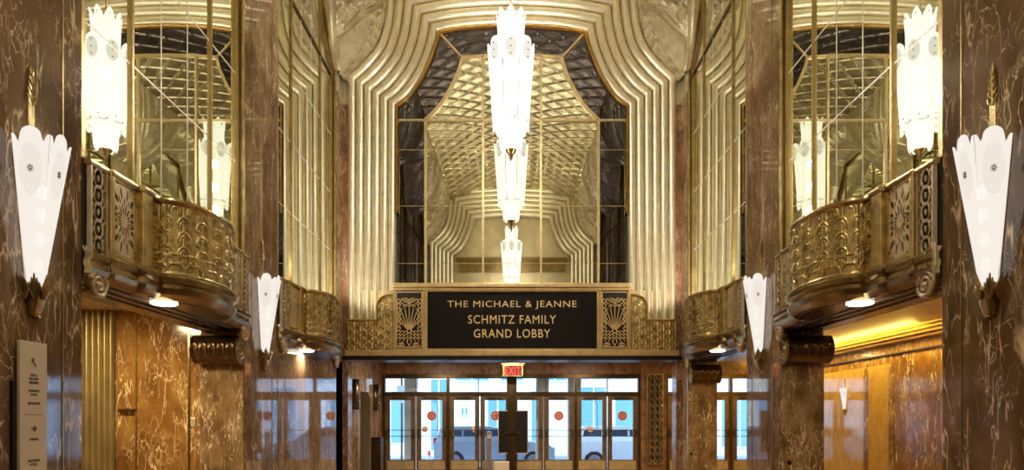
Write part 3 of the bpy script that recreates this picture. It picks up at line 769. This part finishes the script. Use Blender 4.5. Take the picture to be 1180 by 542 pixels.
# ------------------------------------------------------------------ balconies (local x out from the pier face, y along, z from floor)
def plan(extra=0, n=26):
    h = [(-HB+.0, .0), (-HB+.02, .04), (-1.58, .05), (-1.56, .08), (-1.14, .09), (-1.12, .14), (-.93, .14), (-.91, .11), (-.77, .12)]
    el = [(-.76*cos(a), .12+.36*sin(a)) for a in np.linspace(0, PI/2, n)]
    l = h+el; l = l+[(-u, d) for u, d in l[::-1]][1:]
    out = []
    for i, (u, d) in enumerate(l):
        u0, d0 = l[max(i-1, 0)]; u1, d1 = l[min(i+1, len(l)-1)]; tu, td = u1-u0, d1-d0; L = math.hypot(tu, td) or 1
        uu = u-td/L*extra; out.append((max(-HB, min(HB, uu)), d+tu/L*extra))
    return out
def balcony(label, loc, rz):
    b = thing('balcony', label, 'balcony', loc, rz, 'bronze balconies with bowed fronts')
    prof = [(2.775, -.12), (2.775, -.04), (2.80, .0), (2.83, .035), (2.875, .045), (2.90, .02), (2.94, .02), (2.965, .05), (3.01, .055), (3.035, .02), (3.07, 0)]
    MB().grid([[(d, u, z) for u, d in plan(e)] for z, e in prof]).build('base_moulding', 'bronze_mid', b, smooth=True, ang=30)
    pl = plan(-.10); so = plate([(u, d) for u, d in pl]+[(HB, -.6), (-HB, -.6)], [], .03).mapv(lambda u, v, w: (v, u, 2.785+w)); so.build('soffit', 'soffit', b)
    bt = MB()
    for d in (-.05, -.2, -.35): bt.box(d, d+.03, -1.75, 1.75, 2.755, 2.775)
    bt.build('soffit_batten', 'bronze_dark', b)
    MB().lathe([(0, 2.74), (.12, 2.74), (.14, 2.75), (.14, 2.77)], c=(.10, -.62 if rz == 0 else .62, 0), n=20).build('downlight', 'down', b)
    # rail top
    pr = [(3.80, .0), (3.805, .025), (3.83, .035), (3.855, .03), (3.865, .0), (3.865, -.06), (3.80, -.06), (3.80, 0)]
    MB().grid([[(d, u, z) for u, d in plan(e)] for z, e in pr]).build('top_rail', 'bronze', b, smooth=True, ang=30)
    MB().box(-.45, .0, -HB, HB, 2.8, 3.05).build('deck', 'bronze_dark', b)
    for sg in (-1, 1):
        # pilaster posts
        MB().box(.02, .15, sg*1.12, sg*.93, 3.05, 3.82).build('post', 'bronze', b, bevel=.012)
        MB().box(.0, .10, sg*1.58, sg*1.52, 2.9, 3.84).build('post', 'bronze', b, bevel=.01)
        # starburst panel
        w_, h_ = .40, .72; holes = []
        for k in range(16):
            a = 2*PI*(k+.5)/16
            ex = 1/max(abs(cos(a))/.172, abs(sin(a))/.335)
            holes.append(leafshape(0, 0, a, .055, .055+.42*(ex-.055), .013, 4))
            holes.append(leafshape(0, 0, a, .055+.50*(ex-.055), ex*.97, .022 if abs(sin(a)) < .9 else .016, 4))
            a2 = 2*PI*k/16; e2 = 1/max(abs(cos(a2))/.172, abs(sin(a2))/.335)
            if abs(sin(2*a2)) < .95: holes.append(leafshape(0, 0, a2, .055+.36*(e2-.055), .055+.62*(e2-.055), .011, 4))
        for sx in (-1, 1):
            for sy in (-1, 1):
                for (qx, qy) in ((.172, .322), (.122, .332), (.176, .268)):
                    holes.append([(sx*qx+.015*cos(a), sy*qy+.021*sin(a)) for a in (0, PI/2, PI, 3*PI/2)])
            for zz in (-.12, 0, .12): pass
        cu = sg*1.345
        plate([(-w_/2, -h_/2), (w_/2, -h_/2), (w_/2, h_/2), (-w_/2, h_/2)], holes, .016).mapv(lambda u, v, w: (.075+w, cu+u, 3.435+v)).build('starburst_panel', 'bronze_pale', b)
        plate([(-w_/2-.02, -h_/2-.02), (w_/2+.02, -h_/2-.02), (w_/2+.02, h_/2+.02), (-w_/2-.02, h_/2+.02)], [[(-w_/2+.01, -h_/2+.012), (w_/2-.01, -h_/2+.012), (w_/2-.01, h_/2-.012), (-w_/2+.01, h_/2-.012)]], .03).mapv(lambda u, v, w: (.08+w, cu+u, 3.435+v)).build('panel_frame', 'bronze', b)
        MB().box(.0, .02, sg*1.56, sg*1.13, 3.05, 3.8).build('panel_backing', 'dark', b)
        # rope panel
        rp = MB(); c0 = sg*.845
        for k in range(9): rp.tube([(.12+.02*sin(a_), c0+.05*cos(a_+k), 3.10+k*.08+.035*a_/PI) for a_ in np.linspace(0, 2*PI, 9)], .010, 5)
        rp.box(.09, .115, sg*.93, sg*.76, 3.05, 3.8); rp.build('rope_panel', 'bronze', b, smooth=True, ang=40)
        # end chain with volute
        cc = sg*1.72; chn = MB(); chn_b = MB()
        for k in range(5):
            zc = 3.74-k*.155
            for (rw, rh) in ((.062, .088),): chn.tube([(.055, cc+rw*cos(a_), zc-.02+rh*sin(a_)) for a_ in np.linspace(0, 2*PI, 15)], .011, 5)
            chn.ball((.055, cc, zc-.02), .022, 6, 4, (.6, .8, 1.5))
            for q in (-1, 1): chn.tube([(.05, cc+q*.1, zc+.06), (.055, cc+q*.055, zc+.02), (.05, cc+q*.1, zc-.10)], .010, 5)
        chn.box(.03, .07, cc-.13, cc-.108, 2.95, 3.8); chn.box(.03, .07, cc+.108, cc+.13, 2.95, 3.8)
        sp = []
        for k in range(44):
            a_ = k/43*2.2*2*PI; r_ = .02+.11*(k/43); sp.append((.06, cc+sg*0+r_*cos(-a_*sg+PI/2), 2.74+r_*sin(-a_*sg+PI/2)))
        chn.tube(sp, [.012+.012*k/43 for k in range(44)], 6); chn.ball((.06, cc, 2.74), .035, 8, 6)
        chn.tube([(.055, cc+.13, 3.1), (.055, cc+.14, 2.9), (.06, cc+.13, 2.76), (.06, cc+.06, 2.64)], .02, 6)
        for q in range(3): chn.tube([(.06, cc-.02, 2.86+q*.07), (.07, cc+.05, 2.9+q*.07), (.06, cc+.02, 2.95+q*.07)], .010, 5)
        chn.build('scroll_bracket', 'bronze_pale', b, smooth=True, ang=45)
        MB().box(-.3, .02, sg*1.86, sg*1.59, 2.8, 3.8).build('scroll_backing', 'dark', b)
        MB().lathe([(0, -.0), (.125, -.0), (.125, .045), (.10, .05), (0, .05)], c=(0, cc, 2.74), n=24, axis='x').build('volute_roll', 'bronze_mid', b, smooth=True)
    # bowed relief front
    A = []; nU, nV = 210, 90
    for i in range(nU):
        a = -PI/2+PI*i/(nU-1); s_ = i/(nU-1)*2.3   # arc length-ish
        u = .76*sin(a); d = .12+.36*cos(a); nx, nu = cos(a)*.9, sin(a)*.5; row = []
        for j in range(nV):
            v = j/(nV-1); z = 3.05+.77*v; zz = v*.77; h = 0
            # tall arched stems with scallop tiers
            p = .29; k = math.floor(s_/p); x = (s_/p-k-.5)*p
            h += .016*max(0, 1-abs(abs(x)-.008)/.007)
            for tier in (.30, .46, .62, .76):
                cx = x if int(round(tier*100)) % 4 == 2 else (abs(x)-p/2)
                r = math.hypot(cx, (zz-tier+.09)); 
                if zz > tier-.11: h = max(h, .020*max(0, 1-abs(r-.095)/.011), .014*max(0, 1-abs(r-.055)/.010))
            if zz < .30:
                xx = abs(x); r = math.hypot(xx-.105, zz-.02); h = max(h, .022*max(0, 1-abs(r-.10)/.012), .016*max(0, 1-abs(r-.20)/.012))
                h = max(h, .014*max(0, 1-abs(math.hypot(xx-.06, zz-.16)-.035)/.01))
            # three raised panels
            q = abs(math.hypot(a*.9, 0)-.62); h += .018*max(0, 1-q/.02)
            if v < .03 or v > .97: h = .02
            row.append((d+nx*h, u+nu*h*1.0, z))
        A.append(row)
    MB().grid(A).build('bow_front', 'bronze', b, smooth=True, ang=70)
    return b
bL1 = balcony('bronze balcony with starburst panels and bowed front on the left, nearest the viewer', (-XW, 8.0, 0), 0)
bR1 = balcony('bronze balcony with starburst panels and bowed front on the right, over the amber aisle', (XW, 8.0, 0), PI)
bL2 = dup(bL1, (-XW, 13.11, 0), 0, 'smaller-looking bronze balcony on the left beside the sign wall, over polished marble')
bR2 = dup(bR1, (XW, 13.11, 0), PI, 'smaller-looking bronze balcony on the right beside the sign wall, over a bracket')
# consoles under the far ends
def console(label, x0, x1, y):
    c_ = thing('console_bracket', label, 'bracket', ((x0+x1)/2, y-.03, 2.50), 0, 'scrolled bronze consoles under the balconies')
    w_ = abs(x1-x0)/2; A = []
    pr = [(0, .20), (-.10, .20), (-.20, .17), (-.27, .08), (-.28, -.02), (-.24, -.12), (-.16, -.19), (-.06, -.21), (0, -.2)]
    pr = [tuple(p) for p in resample(pr, 5)]
    for i in range(60):
        t = -1+2*i/59; row = []
        for j, (a, z) in enumerate(pr):
            rel = .014*max(0, 1-abs(abs(math.hypot(((i % 12)-6)/60*2*w_*1.2, (j-20)/90*1.0))-.05)/.02) if abs(t) < .93 else .02
            row.append((t*w_, a-rel, z))
        A.append(row)
    MB().grid(A).build('scroll_body', 'bronze_dark', c_, smooth=True, ang=50)
    for e in (-1, 1):
        MB().add([(e*w_, a, z) for a, z in pr], [tuple(range(len(pr)))]).build('end_cap', 'bronze_mid', c_, solid=.02)
        sp = [(e*(w_+.012), -.10+(.02+.13*k/30)*cos(k/30*4*PI), 0+(.02+.13*k/30)*sin(k/30*4*PI)) for k in range(31)]
        MB().tube(sp, .012, 5).build('volute', 'bronze', c_, smooth=True)
    return c_
console('dark scrolled console under the far end of the left foreground balcony', -4.5, -3.88, 9.85)
console('dark scrolled console under the far end of the right foreground balcony', 3.88, 4.5, 9.85)
console('dark scrolled console below the right balcony beside the sign wall', 3.89, 4.5, 14.96)

# ------------------------------------------------------------------ doors
# door centres and layout (pixels in the door plane)
zleaf, zgt, zgb = dz(457), dz(461.5), dz(530)
def door_leaf(n, pc, wpx=34.6, decal=None, small=None, pull=None):
    d = bpy.data.objects.new('door_%d' % n, None); C.objects.link(d); d.location = (dx(pc), D, 0); d['kind'] = 'structure'
    hw = wpx/2/39+.0; gw = 12/39
    plate([(-hw, .01), (hw, .01), (hw, zleaf), (-hw, zleaf)], [[(-gw, zgb), (gw, zgb), (gw, zgt), (-gw, zgt)]], .05).mapv(lambda u, v, w: (u, w, v)).build('door_frame', 'doorbronze', d, bevel=.006)
    MB().box(-gw, gw, -.004, .004, zgb, zgt).build('glass_pane', 'glass', d)
    MB().box(-hw+.05, hw-.05, -.032, -.024, .03, zgb-.03).build('kick_plate', 'goldflat', d)
    pb = MB()
    for z in (dz(496), dz(503)): pb.tube([(-hw+.03, -.09, z), (hw-.03, -.09, z)], .013, 6)
    for x in (-hw+.05, hw-.05): pb.box(x-.02, x+.02, -.10, -.02, dz(504), dz(495))
    pb.build('push_bar', 'bronze_dark', d)
    MB().box(-hw*.55, hw*.45, -.09, -.03, zleaf-.09, zleaf-.03).build('door_closer', 'bronze_dark', d)
    if decal is not None:
        MB().lathe([(0, -.012), (.14, -.012), (.14, -.006)], c=(decal, 0, dz(479.5)), n=24, axis='y').build('round_decal', 'terracotta', d)
        MB().lathe([(.05, -.016), (.065, -.016), (.065, -.012), (.05, -.012)], c=(decal, 0, dz(479.5)), n=20, axis='y').build('decal_ring', 'peach', d)
    if small is not None: MB().lathe([(0, -.012), (.09, -.012), (.09, -.006)], c=(small, 0, dz(495)), n=20, axis='y').build('small_decal', 'peach', d)
    if pull is not None:
        MB().tube([(gw*.1, .06, dz(463)), (gw*.45, .1, dz(463.5)), (gw*.55, .1, dz(467)), (gw*.55, .1, dz(498)), (gw*.3, .1, dz(501)), (-gw*.6, .06, dz(501))], .012, 6).build('pull_handle', 'gray', d, smooth=True)
    return d
cent = [460.6, 496.5, 534.3, 569.8, 607.5, 643, 681, 716.3]
for i, pc in enumerate(cent):
    door_leaf(i+1, pc, 34.6, decal=.0 if i in (1, 3, 5, 7) else None, small=(-.2 if i in (1,) else (.3 if i == 2 else (-.05 if i == 6 else None))), pull=1 if i in (1, 6) else None)
for i, pc in enumerate([786, 822, 860, 896]): door_leaf(9+i, pc)
# frames around doors: jambs, transom bar, transoms
fr = MB()
for px in (441.5, 515.4, 662.2, 735.5, 767, 841, 915): fr.box(dx(px)-.045, dx(px)+.045, D-.06, D+.1, 0, dz(432))
fr.box(dx(440), dx(737), D-.05, D+.08, dz(457), dz(452)); fr.box(dx(440), dx(737), D-.05, D+.08, dz(436.5), dz(431.5))
fr.box(dx(765), dx(917), D-.05, D+.08, dz(457), dz(452)); fr.box(dx(765), dx(917), D-.05, D+.08, dz(436.5), dz(431.5))
fr.build('trim_9', 'bronze_dark', kind='structure', bevel=.008)
tn = 1
for a, b_ in ((443.5, 513.5), (517.5, 583), (595, 660.5), (664, 733.5), (769, 839), (843, 913)):
    wo = bpy.data.objects.new('window_%d' % tn, None); C.objects.link(wo); wo['kind'] = 'structure'; wo.location = (dx(a), D, dz(452)); tn += 1
    W_ = dx(b_)-dx(a); Hh = dz(436.5)-dz(452)
    MB().box(0, W_, -.004, .004, 0, Hh).build('glass_pane', 'glass', wo)
    MB().box(W_/2-.012, W_/2+.012, -.03, .03, 0, Hh).build('window_bar', 'bronze_dark', wo)
MB().box(-4.2, dx(440), D-.04, D+.25, 0, dz(431)).build('wall_doors_jamb', 'marble_spot', kind='structure')
cpst = MB().box(dx(583), dx(594.5), D-.16, D+.1, 0, dz(431.5)).build('trim_10', 'bronze_dark', kind='structure', bevel=.01)
# grille column on the right
gc = MB().box(dx(737), dx(766), D-.10, D+.2, 0, 3.3).build('wall_doors_pilaster', 'marble_spot', kind='structure')
gg = thing('tall_grille', 'tall narrow brass scroll grille on the marble strip right of the doors', 'grille', (dx(752.5), D-.13, dz(535)))
gw, gh = 18/39, (535-432)/39
MB().box(-gw/2, gw/2, -.01, 0, 0, gh).build('backing', 'dark', gg)
sg_ = MB()
for x in (-gw/2, gw/2): sg_.box(x-.016, x+.016, -.05, -.01, 0, gh)
for z in (0, gh): sg_.box(-gw/2, gw/2, -.05, -.01, z-.016, z+.016)
nrow = 13
for r_ in range(nrow):
    zc = gh*(r_+.5)/nrow
    for c_ in range(3):
        xc = -gw/2+gw*(c_+.5)/3
        sg_.tube([(xc+.052*cos(a_), -.03, zc+.085*sin(a_)) for a_ in np.linspace(0, 2*PI, 13)], .011, 4)
        sg_.tube([(xc, -.03, zc-.1), (xc, -.03, zc+.1)], .010, 4)
    sg_.tube([(-gw/2, -.03, zc), (gw/2, -.03, zc)], .008, 4)
sg_.build('scrollwork', 'bronze', gg)
# exit sign, pole sign
ex = thing('exit_sign', 'brass-framed red EXIT sign above the middle of the doors', 'exit sign', (dx(590)*.965, D-.7, 0))
def ez(py): return 1.5+(484-py)/787*(D-.7)
def ew(px): return (px-590)/787*(D-.7)
MB().box(ew(578), ew(602), -.05, .05, ez(434.5), ez(420)).build('housing', 'gold', ex, bevel=.015)
MB().box(ew(580.5), ew(600), -.06, -.045, ez(433), ez(422)).build('red_face', simple('exit_face', (.16, .01, .006), .5, emit=(1, .02, .01), es=.10), ex)
text_mb('EXIT', 17.5/787*(D-.7), 8.6/787*(D-.7), .01, 1.1).mapv(lambda u, v, w: (u, -.068-w, v+ez(432))).build('lettering', 'exit_red', ex)
MB().box(ew(576.5), ew(603.5), -.06, .06, ez(421), ez(418.5)).build('cap', 'gold', ex, bevel=.01)
MB().tube([(0, 0, ez(419)), (0, 0, 3.3)], .02, 8).build('stem', 'gold', ex)
bs = thing('sign_board', 'pair of blank black boards with pale rims on the central door post', 'sign', (dx(590), D-.2, 0))
for sx in (-1, 1):
    a, b_ = (573.5, 583.5) if sx < 0 else (594, 607)
    MB().box(dx(a)-dx(590), dx(b_)-dx(590), -.02, .02, dz(522), dz(474)).build('board', 'black', bs)
    rim = MB(); x0, x1 = dx(a)-dx(590), dx(b_)-dx(590)
    rim.box(x0, x1, -.035, .0, dz(522)-.02, dz(522)+.01); rim.box(x0, x1, -.035, .0, dz(474)-.01, dz(474)+.02)
    e_ = x0 if sx < 0 else x1; rim.box(e_-.012, e_+.012, -.035, .0, dz(522), dz(474)); rim.build('rim', 'bronze_pale', bs)
MB().box(dx(580)-dx(590), dx(598)-dx(590), -.04, .0, dz(500), dz(497)).build('clamp', 'bronze_dark', bs)
bo = thing('door_bollard', 'grey push-button bollard standing before the fourth door', 'bollard', (dx(562.5)*.98, D-.5, 0))
MB().box(-.075, .075, -.06, .06, .03, 1.16).build('post', 'gray', bo, bevel=.012); MB().box(-.055, .055, -.07, -.055, .95, 1.06).build('push_plate', 'bronze_pale', bo, bevel=.004)
MB().box(-.11, .11, -.1, .1, 0, .03).build('base', 'bronze_dark', bo, bevel=.008)
bx = thing('cardboard_box', 'tan box on the floor beside the grey bollard by the doors', 'box', (dx(577)*.98, D-.45, 0))
MB().box(-.22, .22, -.16, .16, 0, .29).build('carton', 'cream', bx, bevel=.01); MB().box(-.225, .225, -.03, .03, .285, .295).build('tape', 'goldflat', bx)
# ceiling camera
dc = thing('dome_camera', 'small white dome camera under the ceiling right of the entrance opening', 'camera', (X_(769)*1.05, Y0+.9, 3.3-.2))
MB().lathe([(0, .2), (.05, .2), (.05, .10), (.09, .08), (.09, .0), (0, 0)], n=16).build('mount', 'dome', dc, smooth=True)
MB().ball((0, 0, 0), .075, 14, 10).build('dome', 'gray', dc, smooth=True)
# vestibule sconces: half drums
def drum(label, loc, rz, g='half-drum sconces in the vestibule'):
    t = thing('drum_sconce', label, 'sconce', loc, rz, g)
    A = [[(.14*cos(a), .17*sin(a), z) for z in (0, .75)] for a in np.linspace(-PI/2, PI/2, 15)]
    MB().grid(A).build('shade', 'bronze_dark', t, smooth=True, solid=.012)
    A = [[(.11*cos(a), .14*sin(a), z) for z in (.03, .72)] for a in np.linspace(-PI/2, PI/2, 11)]
    MB().grid(A).build('glass_liner', 'sconceglass', t, smooth=True)
    MB().lathe([(0, 0), (.15, .0), (.15, .03), (0, .03)], c=(0, 0, .2), n=16).build('band', 'gold', t)
    return t
drum('half-drum bronze sconce on the left vestibule wall, nearer of two', (-3.93, 16.9, 1.75), 0)
drum('half-drum bronze sconce on the left vestibule wall next to the doors', (-3.93, 19.5, 1.75), 0)
drum('half-drum bronze sconce on the aisle wall seen through the right bay', (7.6, 18.5, 1.75), PI)
fp = thing('standing_panel', 'greige freestanding panel with rounded top at the left vestibule wall', 'panel', (-3.72, 17.35, 0))
r_ = [(-.13, .03), (.13, .03), (.13, 2.0)] + [(.13*cos(a), 2.0+.2*sin(a)) for a in np.linspace(0, PI/2, 6)][1:] + [(-.13, 2.22)]
plate(r_, [], .03).mapv(lambda u, v, w: (u, w, v)).build('board', 'sage', fp); MB().box(-.15, .15, -.12, .12, 0, .03).build('base', 'bronze_dark', fp)
bn = thing('waste_bin', 'slim dark waste bin beside the greige panel in the vestibule', 'bin', (-3.62, 18.2, 0))
MB().box(-.16, .16, -.2, .2, 0, .98).build('body', 'bronze_dark', bn, bevel=.02); MB().box(-.17, .17, -.21, .21, .98, 1.03).build('lid', 'black', bn, bevel=.012)

# small fan sconce in the amber aisle
am = dup(s1, (7.585, 15.55, 1.62), PI, 'small fan sconce on the honey marble panel of the amber aisle')
am.scale = (.42, .42, .42); am['group'] = 'aisle wall sconces'
# directory board
db = thing('directory_board', 'tall cream directory board with grey lettering and arrows on the left pier', 'sign', (-XW, 5.435, 0))
MB().box(.03, .055, -.155, .155, .35, 2.12).build('board', 'cream', db, bevel=.004)
MB().box(0, .03, -.19, -.12, 1.05, 1.80).build('mount', 'black', db)
def dtext(t, w, h, z): 
    text_mb(t, w, h, .003).mapv(lambda u, v, w_: (.057+w_, u, z+v)).build('lettering', 'text', db)
for t, w, z in (('BOX &', .07, 1.845), ('BALCONY', .105, 1.815), ('ENTRIES', .10, 1.785), ('FOUNDERS', .12, 1.72), ('ROOM', .07, 1.69), ('RESTROOMS', .135, 1.62), ('CENTER', .10, 1.335), ('ORCHESTRA', .14, .785+.38), ('LEVEL', .08, .755+.38)):
    dtext(t, w, .019, z)
ar = MB(); ar.tube([(.058, .022, 1.925), (.058, -.02, 1.98)], .004, 4); ar.tube([(.058, -.024, 1.955), (.058, -.022, 1.984), (.058, .004, 1.984)], .004, 4); ar.build('arrow', 'text', db)
ar = MB(); ar.tube([(.058, -.03, 1.43), (.058, .02, 1.43)], .005, 4); ar.tube([(.058, .002, 1.452), (.058, .024, 1.43), (.058, .002, 1.408)], .005, 4); ar.build('arrow', 'text', db)
MB().box(.055, .058, -.10, .10, 1.538, 1.542).build('rule', 'text', db)
# small handle and plate on the left return wall
hp = MB().box(-5.72, -5.5, 9.90, 9.965, 1.615, 1.66).build('lever_handle', 'bronze_dark', bevel=.008); tag(hp, 'short dark lever handle on the gold-veined marble at the far left', 'handle')
wp = MB().box(-4.69, -4.62, 9.965, 9.985, 1.40, 1.53).build('wall_plate', 'bronze_pale', bevel=.006); tag(wp, 'small pale switch plate on marble left of the dark console pilaster', 'switch plate')
# junction fittings: round dark holes on the two right jambs
for k, (x, y, z, lb) in enumerate(((4.0, 9.845, .88, 'small dark round fitting low on the wide right marble jamb'), (3.93, 14.96, .75, 'small dark round fitting low on the marble jamb beside the entrance'))):
    o = MB().lathe([(0, -.012), (.03, -.012), (.035, 0)], c=(x, y, z), n=14, axis='y').build('wall_fitting', 'black', smooth=True); tag(o, lb, 'fitting')

# ------------------------------------------------------------------ outside
GZ = -.37
box('road', 'asphalt', -30, 30, 23.6, 33, GZ-.1, GZ); box('sidewalk', 'walk', -30, 30, 20.6, 23.6, GZ-.1, GZ+.13); box('sidewalk', 'walk', -30, 30, 33, 37, GZ-.1, GZ+.12)
def fac(name, label, x0, x1, mat, y=36, h=14, wins=()):
    t = thing(name, label, 'building', ((x0+x1)/2, y, GZ)); cxx = (x0+x1)/2
    plate([(x0-cxx, 0), (x1-cxx, 0), (x1-cxx, h), (x0-cxx, h)], [], .6).mapv(lambda u, v, w: (u, .3+w, v)).build('wall', mat, t)
    for (a, b_, z0, z1) in wins:
        MB().box(a-cxx, b_-cxx, -.03, .02, z0, z1).build('window', 'teal', t)
        f_ = MB(); 
        for xx in (a, b_, (a+b_)/2): f_.box(xx-cxx-.04, xx-cxx+.04, -.06, 0, z0, z1)
        for zz in (z0, z1): f_.box(a-cxx, b_-cxx, -.06, 0, zz-.04, zz+.04)
        f_.build('window_frame', 'facade', t)
    return t
fac('street_building', 'cream stone building across the street behind the leftmost doors', -14, -4.6, 'facade3', wins=[(-12, -10.5, .5, 3), (-9.5, -8, .5, 3), (-6.4, -5.2, .6, 3.4), (-9.2, -7.4, 4.2, 6)])
fac('street_building', 'white building with teal shopfronts across the street behind the middle doors', -4.6, 3.2, 'facade', wins=[(-4.3, -3.4, .2, 4.0), (-2.7, -2.3, 2.1, 2.5), (-1.3, -.2, .3, 3.0), (1.0, 1.9, .4, 3.4), (-3.0, -1.2, 3.9, 4.7), (-.6, .6, 3.9, 4.7), (1.6, 2.9, 3.9, 4.9)])
fac('street_building', 'pinkish building with tall teal glazing behind the right-hand doors', 3.2, 16, 'facade2', wins=[(3.6, 5.0, .4, 3.6), (5.4, 7.4, .4, 3.2), (8, 10, .4, 3.2), (11, 13, .4, 3.2), (3.6, 6.4, 4.1, 4.9)])
for (x, lb) in ((-3.15, 'beige stone column outside the leftmost door'), (.95, 'beige stone column outside the door right of the central post'), (1.95, 'beige stone column outside the sixth door')):
    cl = thing('street_column', lb, 'column', (x, 21.4, GZ+.13), 0, 'stone columns under the street canopy')
    MB().box(-.2, .2, -.2, .2, .1, 5).build('shaft', 'facade3', cl, bevel=.02); MB().box(-.25, .25, -.25, .25, 0, .1).build('plinth', 'walk', cl, bevel=.01)
sp = thing('parking_sign', 'thin street sign on a pole outside the first door', 'street sign', (-3.75, 23.2, GZ+.13)); MB().tube([(0,0,0),(0,0,3.2)], .035, 8).build('pole', 'bronze_dark', sp); MB().box(-.15, .15, -.06, -.04, 2.3, 2.9).build('plate', 'facade', sp)
cn = thing('traffic_cone', 'orange traffic cone on the pavement outside the second door', 'traffic cone', (-2.78, 22.9, GZ+.13))
MB().lathe([(.15, .04), (.035, .70), (.02, .72), (0, .72)], n=18).build('cone_body', 'orange', cn, smooth=True); MB().box(-.2, .2, -.2, .2, 0, .04).build('base', 'orange', cn, bevel=.01)
MB().lathe([(.088, .40), (.066, .54)], n=18).build('white_band', 'facade', cn, smooth=True)
def car(label, x0, y, s, mat, tail_left=True):
    """x0: x of left end; s=length; left end is the rear if tail_left"""
    t = thing('car', label, 'car', (x0+s/2, y, GZ)); L = s
    f = 1 if tail_left else -1
    side = [(-.5*L, .35), (-.5*L, .95), (-.485*L, 1.05), (-.455*L, 1.5), (-.40*L, 1.62), (-.05*L, 1.62), (.12*L, 1.48), (.24*L, 1.08), (.45*L, .95), (.495*L, .75), (.5*L, .35)]
    bot = [(.40*L, .30), (.395*L, .5), (.36*L, .68), (.31*L, .70), (.265*L, .6), (.245*L, .30), (-.24*L, .28), (-.26*L, .55), (-.30*L, .70), (-.355*L, .70), (-.40*L, .55), (-.415*L, .30)]
    plate(side+bot, [], 1.7).mapv(lambda u, v, w: (f*u, w*(1 if v < 1.1 else .86), v)).build('body', mat, t, bevel=.03)
    for a, b_, c_, d_ in ((-.43*L, -.27*L, -.405*L, -.27*L), (-.255*L, -.06*L, -.255*L, -.06*L), (-.045*L, .19*L, -.045*L, .10*L)):
        MB().add([(f*a, -.80, 1.1), (f*b_, -.80, 1.1), (f*d_, -.745, 1.5), (f*c_, -.745, 1.5)], [(0,1,2,3)]).build('side_window', 'carglass', t, solid=.03)
    for wx in (-.33*L, .32*L):
        for wy in (-.80, .80):
            w_ = MB().lathe([(0, -.1), (.33, -.1), (.35, -.08), (.35, .08), (.33, .1), (0, .1)], c=(f*wx, wy, .35), n=20, axis='y').build('wheel', 'rubber', t, smooth=True)
            MB().lathe([(0, -.115), (.20, -.115), (.23, -.10)], c=(f*wx, wy, .35), n=14, axis='y').build('hubcap', 'gray', w_)
    MB().box(f*-.505*L, f*-.47*L, -.82, -.62, .9, 1.2).build('tail_light', 'redlens', t); MB().box(f*.47*L, f*.502*L, -.80, -.5, .7, .85).build('headlight', 'facade', t)
    MB().box(f*.14*L, f*.165*L, -1.0, -.86, 1.05, 1.2).build('wing_mirror', mat, t, bevel=.02)
    return t
car('silver car parked outside the doors left of the central post', -2.9, 26.2, 4.5, 'silver_paint')
car('white car parked outside the doors right of the central post', 2.25, 26.0, 4.6, 'white_paint', True)

# ------------------------------------------------------------------ lights
world = bpy.data.worlds.new('World'); sc.world = world; world.use_nodes = True
wn = world.node_tree; bg = wn.nodes['Background']; bg.inputs['Color'].default_value = (.45, .68, 1, 1); bg.inputs['Strength'].default_value = 2.6
su = bpy.data.lights.new('sun', 'SUN'); su.energy = 2.0; su.angle = .3; su.color = (.85, .93, 1); so = bpy.data.objects.new('sun', su); C.objects.link(so); so.rotation_euler = (rad(48), 0, rad(-20))
# vestibule and aisles
for x in (-2.2, 0, 2.2): alight((x, 17.9, 3.25), (0, 0, 0), 34, .5, .5)
alight((6.95, 12.5, 3.2), (0, 0, 0), 170, .25, 8, (1, .66, .17)); alight((7.05, 16, 3.05), (PI, 0, 0), 34, .2, 8, (1, .76, .18))
for y in (8.0, 12.0, 18.0): alight((5.7, y, 3.2), (0, 0, 0), 70, .4, .4, (1, .74, .36))
alight((7.35, 14.2, 2.98), (0, rad(12), 0), 34, .2, 6, (1, .74, .20))
alight((-5.4, 8.2, 3.05), (0, 0, 0), 60, .5, .5, (1, .80, .48))
# recessed downlights in the balcony soffits
for s in (-1, 1):
    for yc in (8.0, 13.11):
        alight((s*(XW-.10), yc-.62, 2.72), (0, 0, 0), 8, .22, .22, (1, .86, .66))
        # added unseen fill spots, aimed up from the balcony rails
        for u in (-1.2, 1.2):
            l = bpy.data.lights.new('fill_uplight', 'SPOT'); l.energy = 80; l.spot_size = rad(105); l.spot_blend = .8; l.shadow_soft_size = .08; l.color = (1, .92, .76)
            o = bpy.data.objects.new('fill_uplight', l); C.objects.link(o); o.location = (s*(XW-.02), yc+u, 3.93)
            o.rotation_euler = Vector((-s*.55, (.75 if yc > 10 else .0), 1.1)).to_track_quat('-Z', 'Y').to_euler()

# ------------------------------------------------------------------ camera
cam = bpy.data.cameras.new('camera'); co_ = bpy.data.objects.new('camera', cam); C.objects.link(co_); sc.camera = co_
co_.location = (0, 0, 1.5); co_.rotation_euler = (PI/2, 0, 0); cam.sensor_width = 36; cam.lens = 787/1180*36; cam.shift_y = (484-271)/1180; cam.clip_start = .05
cam.shift_x = 0
sc.view_settings.view_transform = 'Standard'; sc.view_settings.look = 'None'; sc.view_settings.gamma = 1; sc.view_settings.use_curve_mapping = False
sc.view_settings.exposure = EXPO
sc.cycles.max_bounces = 10; sc.cycles.glossy_bounces = 6; sc.cycles.diffuse_bounces = 3; sc.cycles.transparent_max_bounces = 16
sc.cycles.caustics_reflective = True; sc.cycles.sample_clamp_indirect = 4; sc.cycles.use_denoising = True
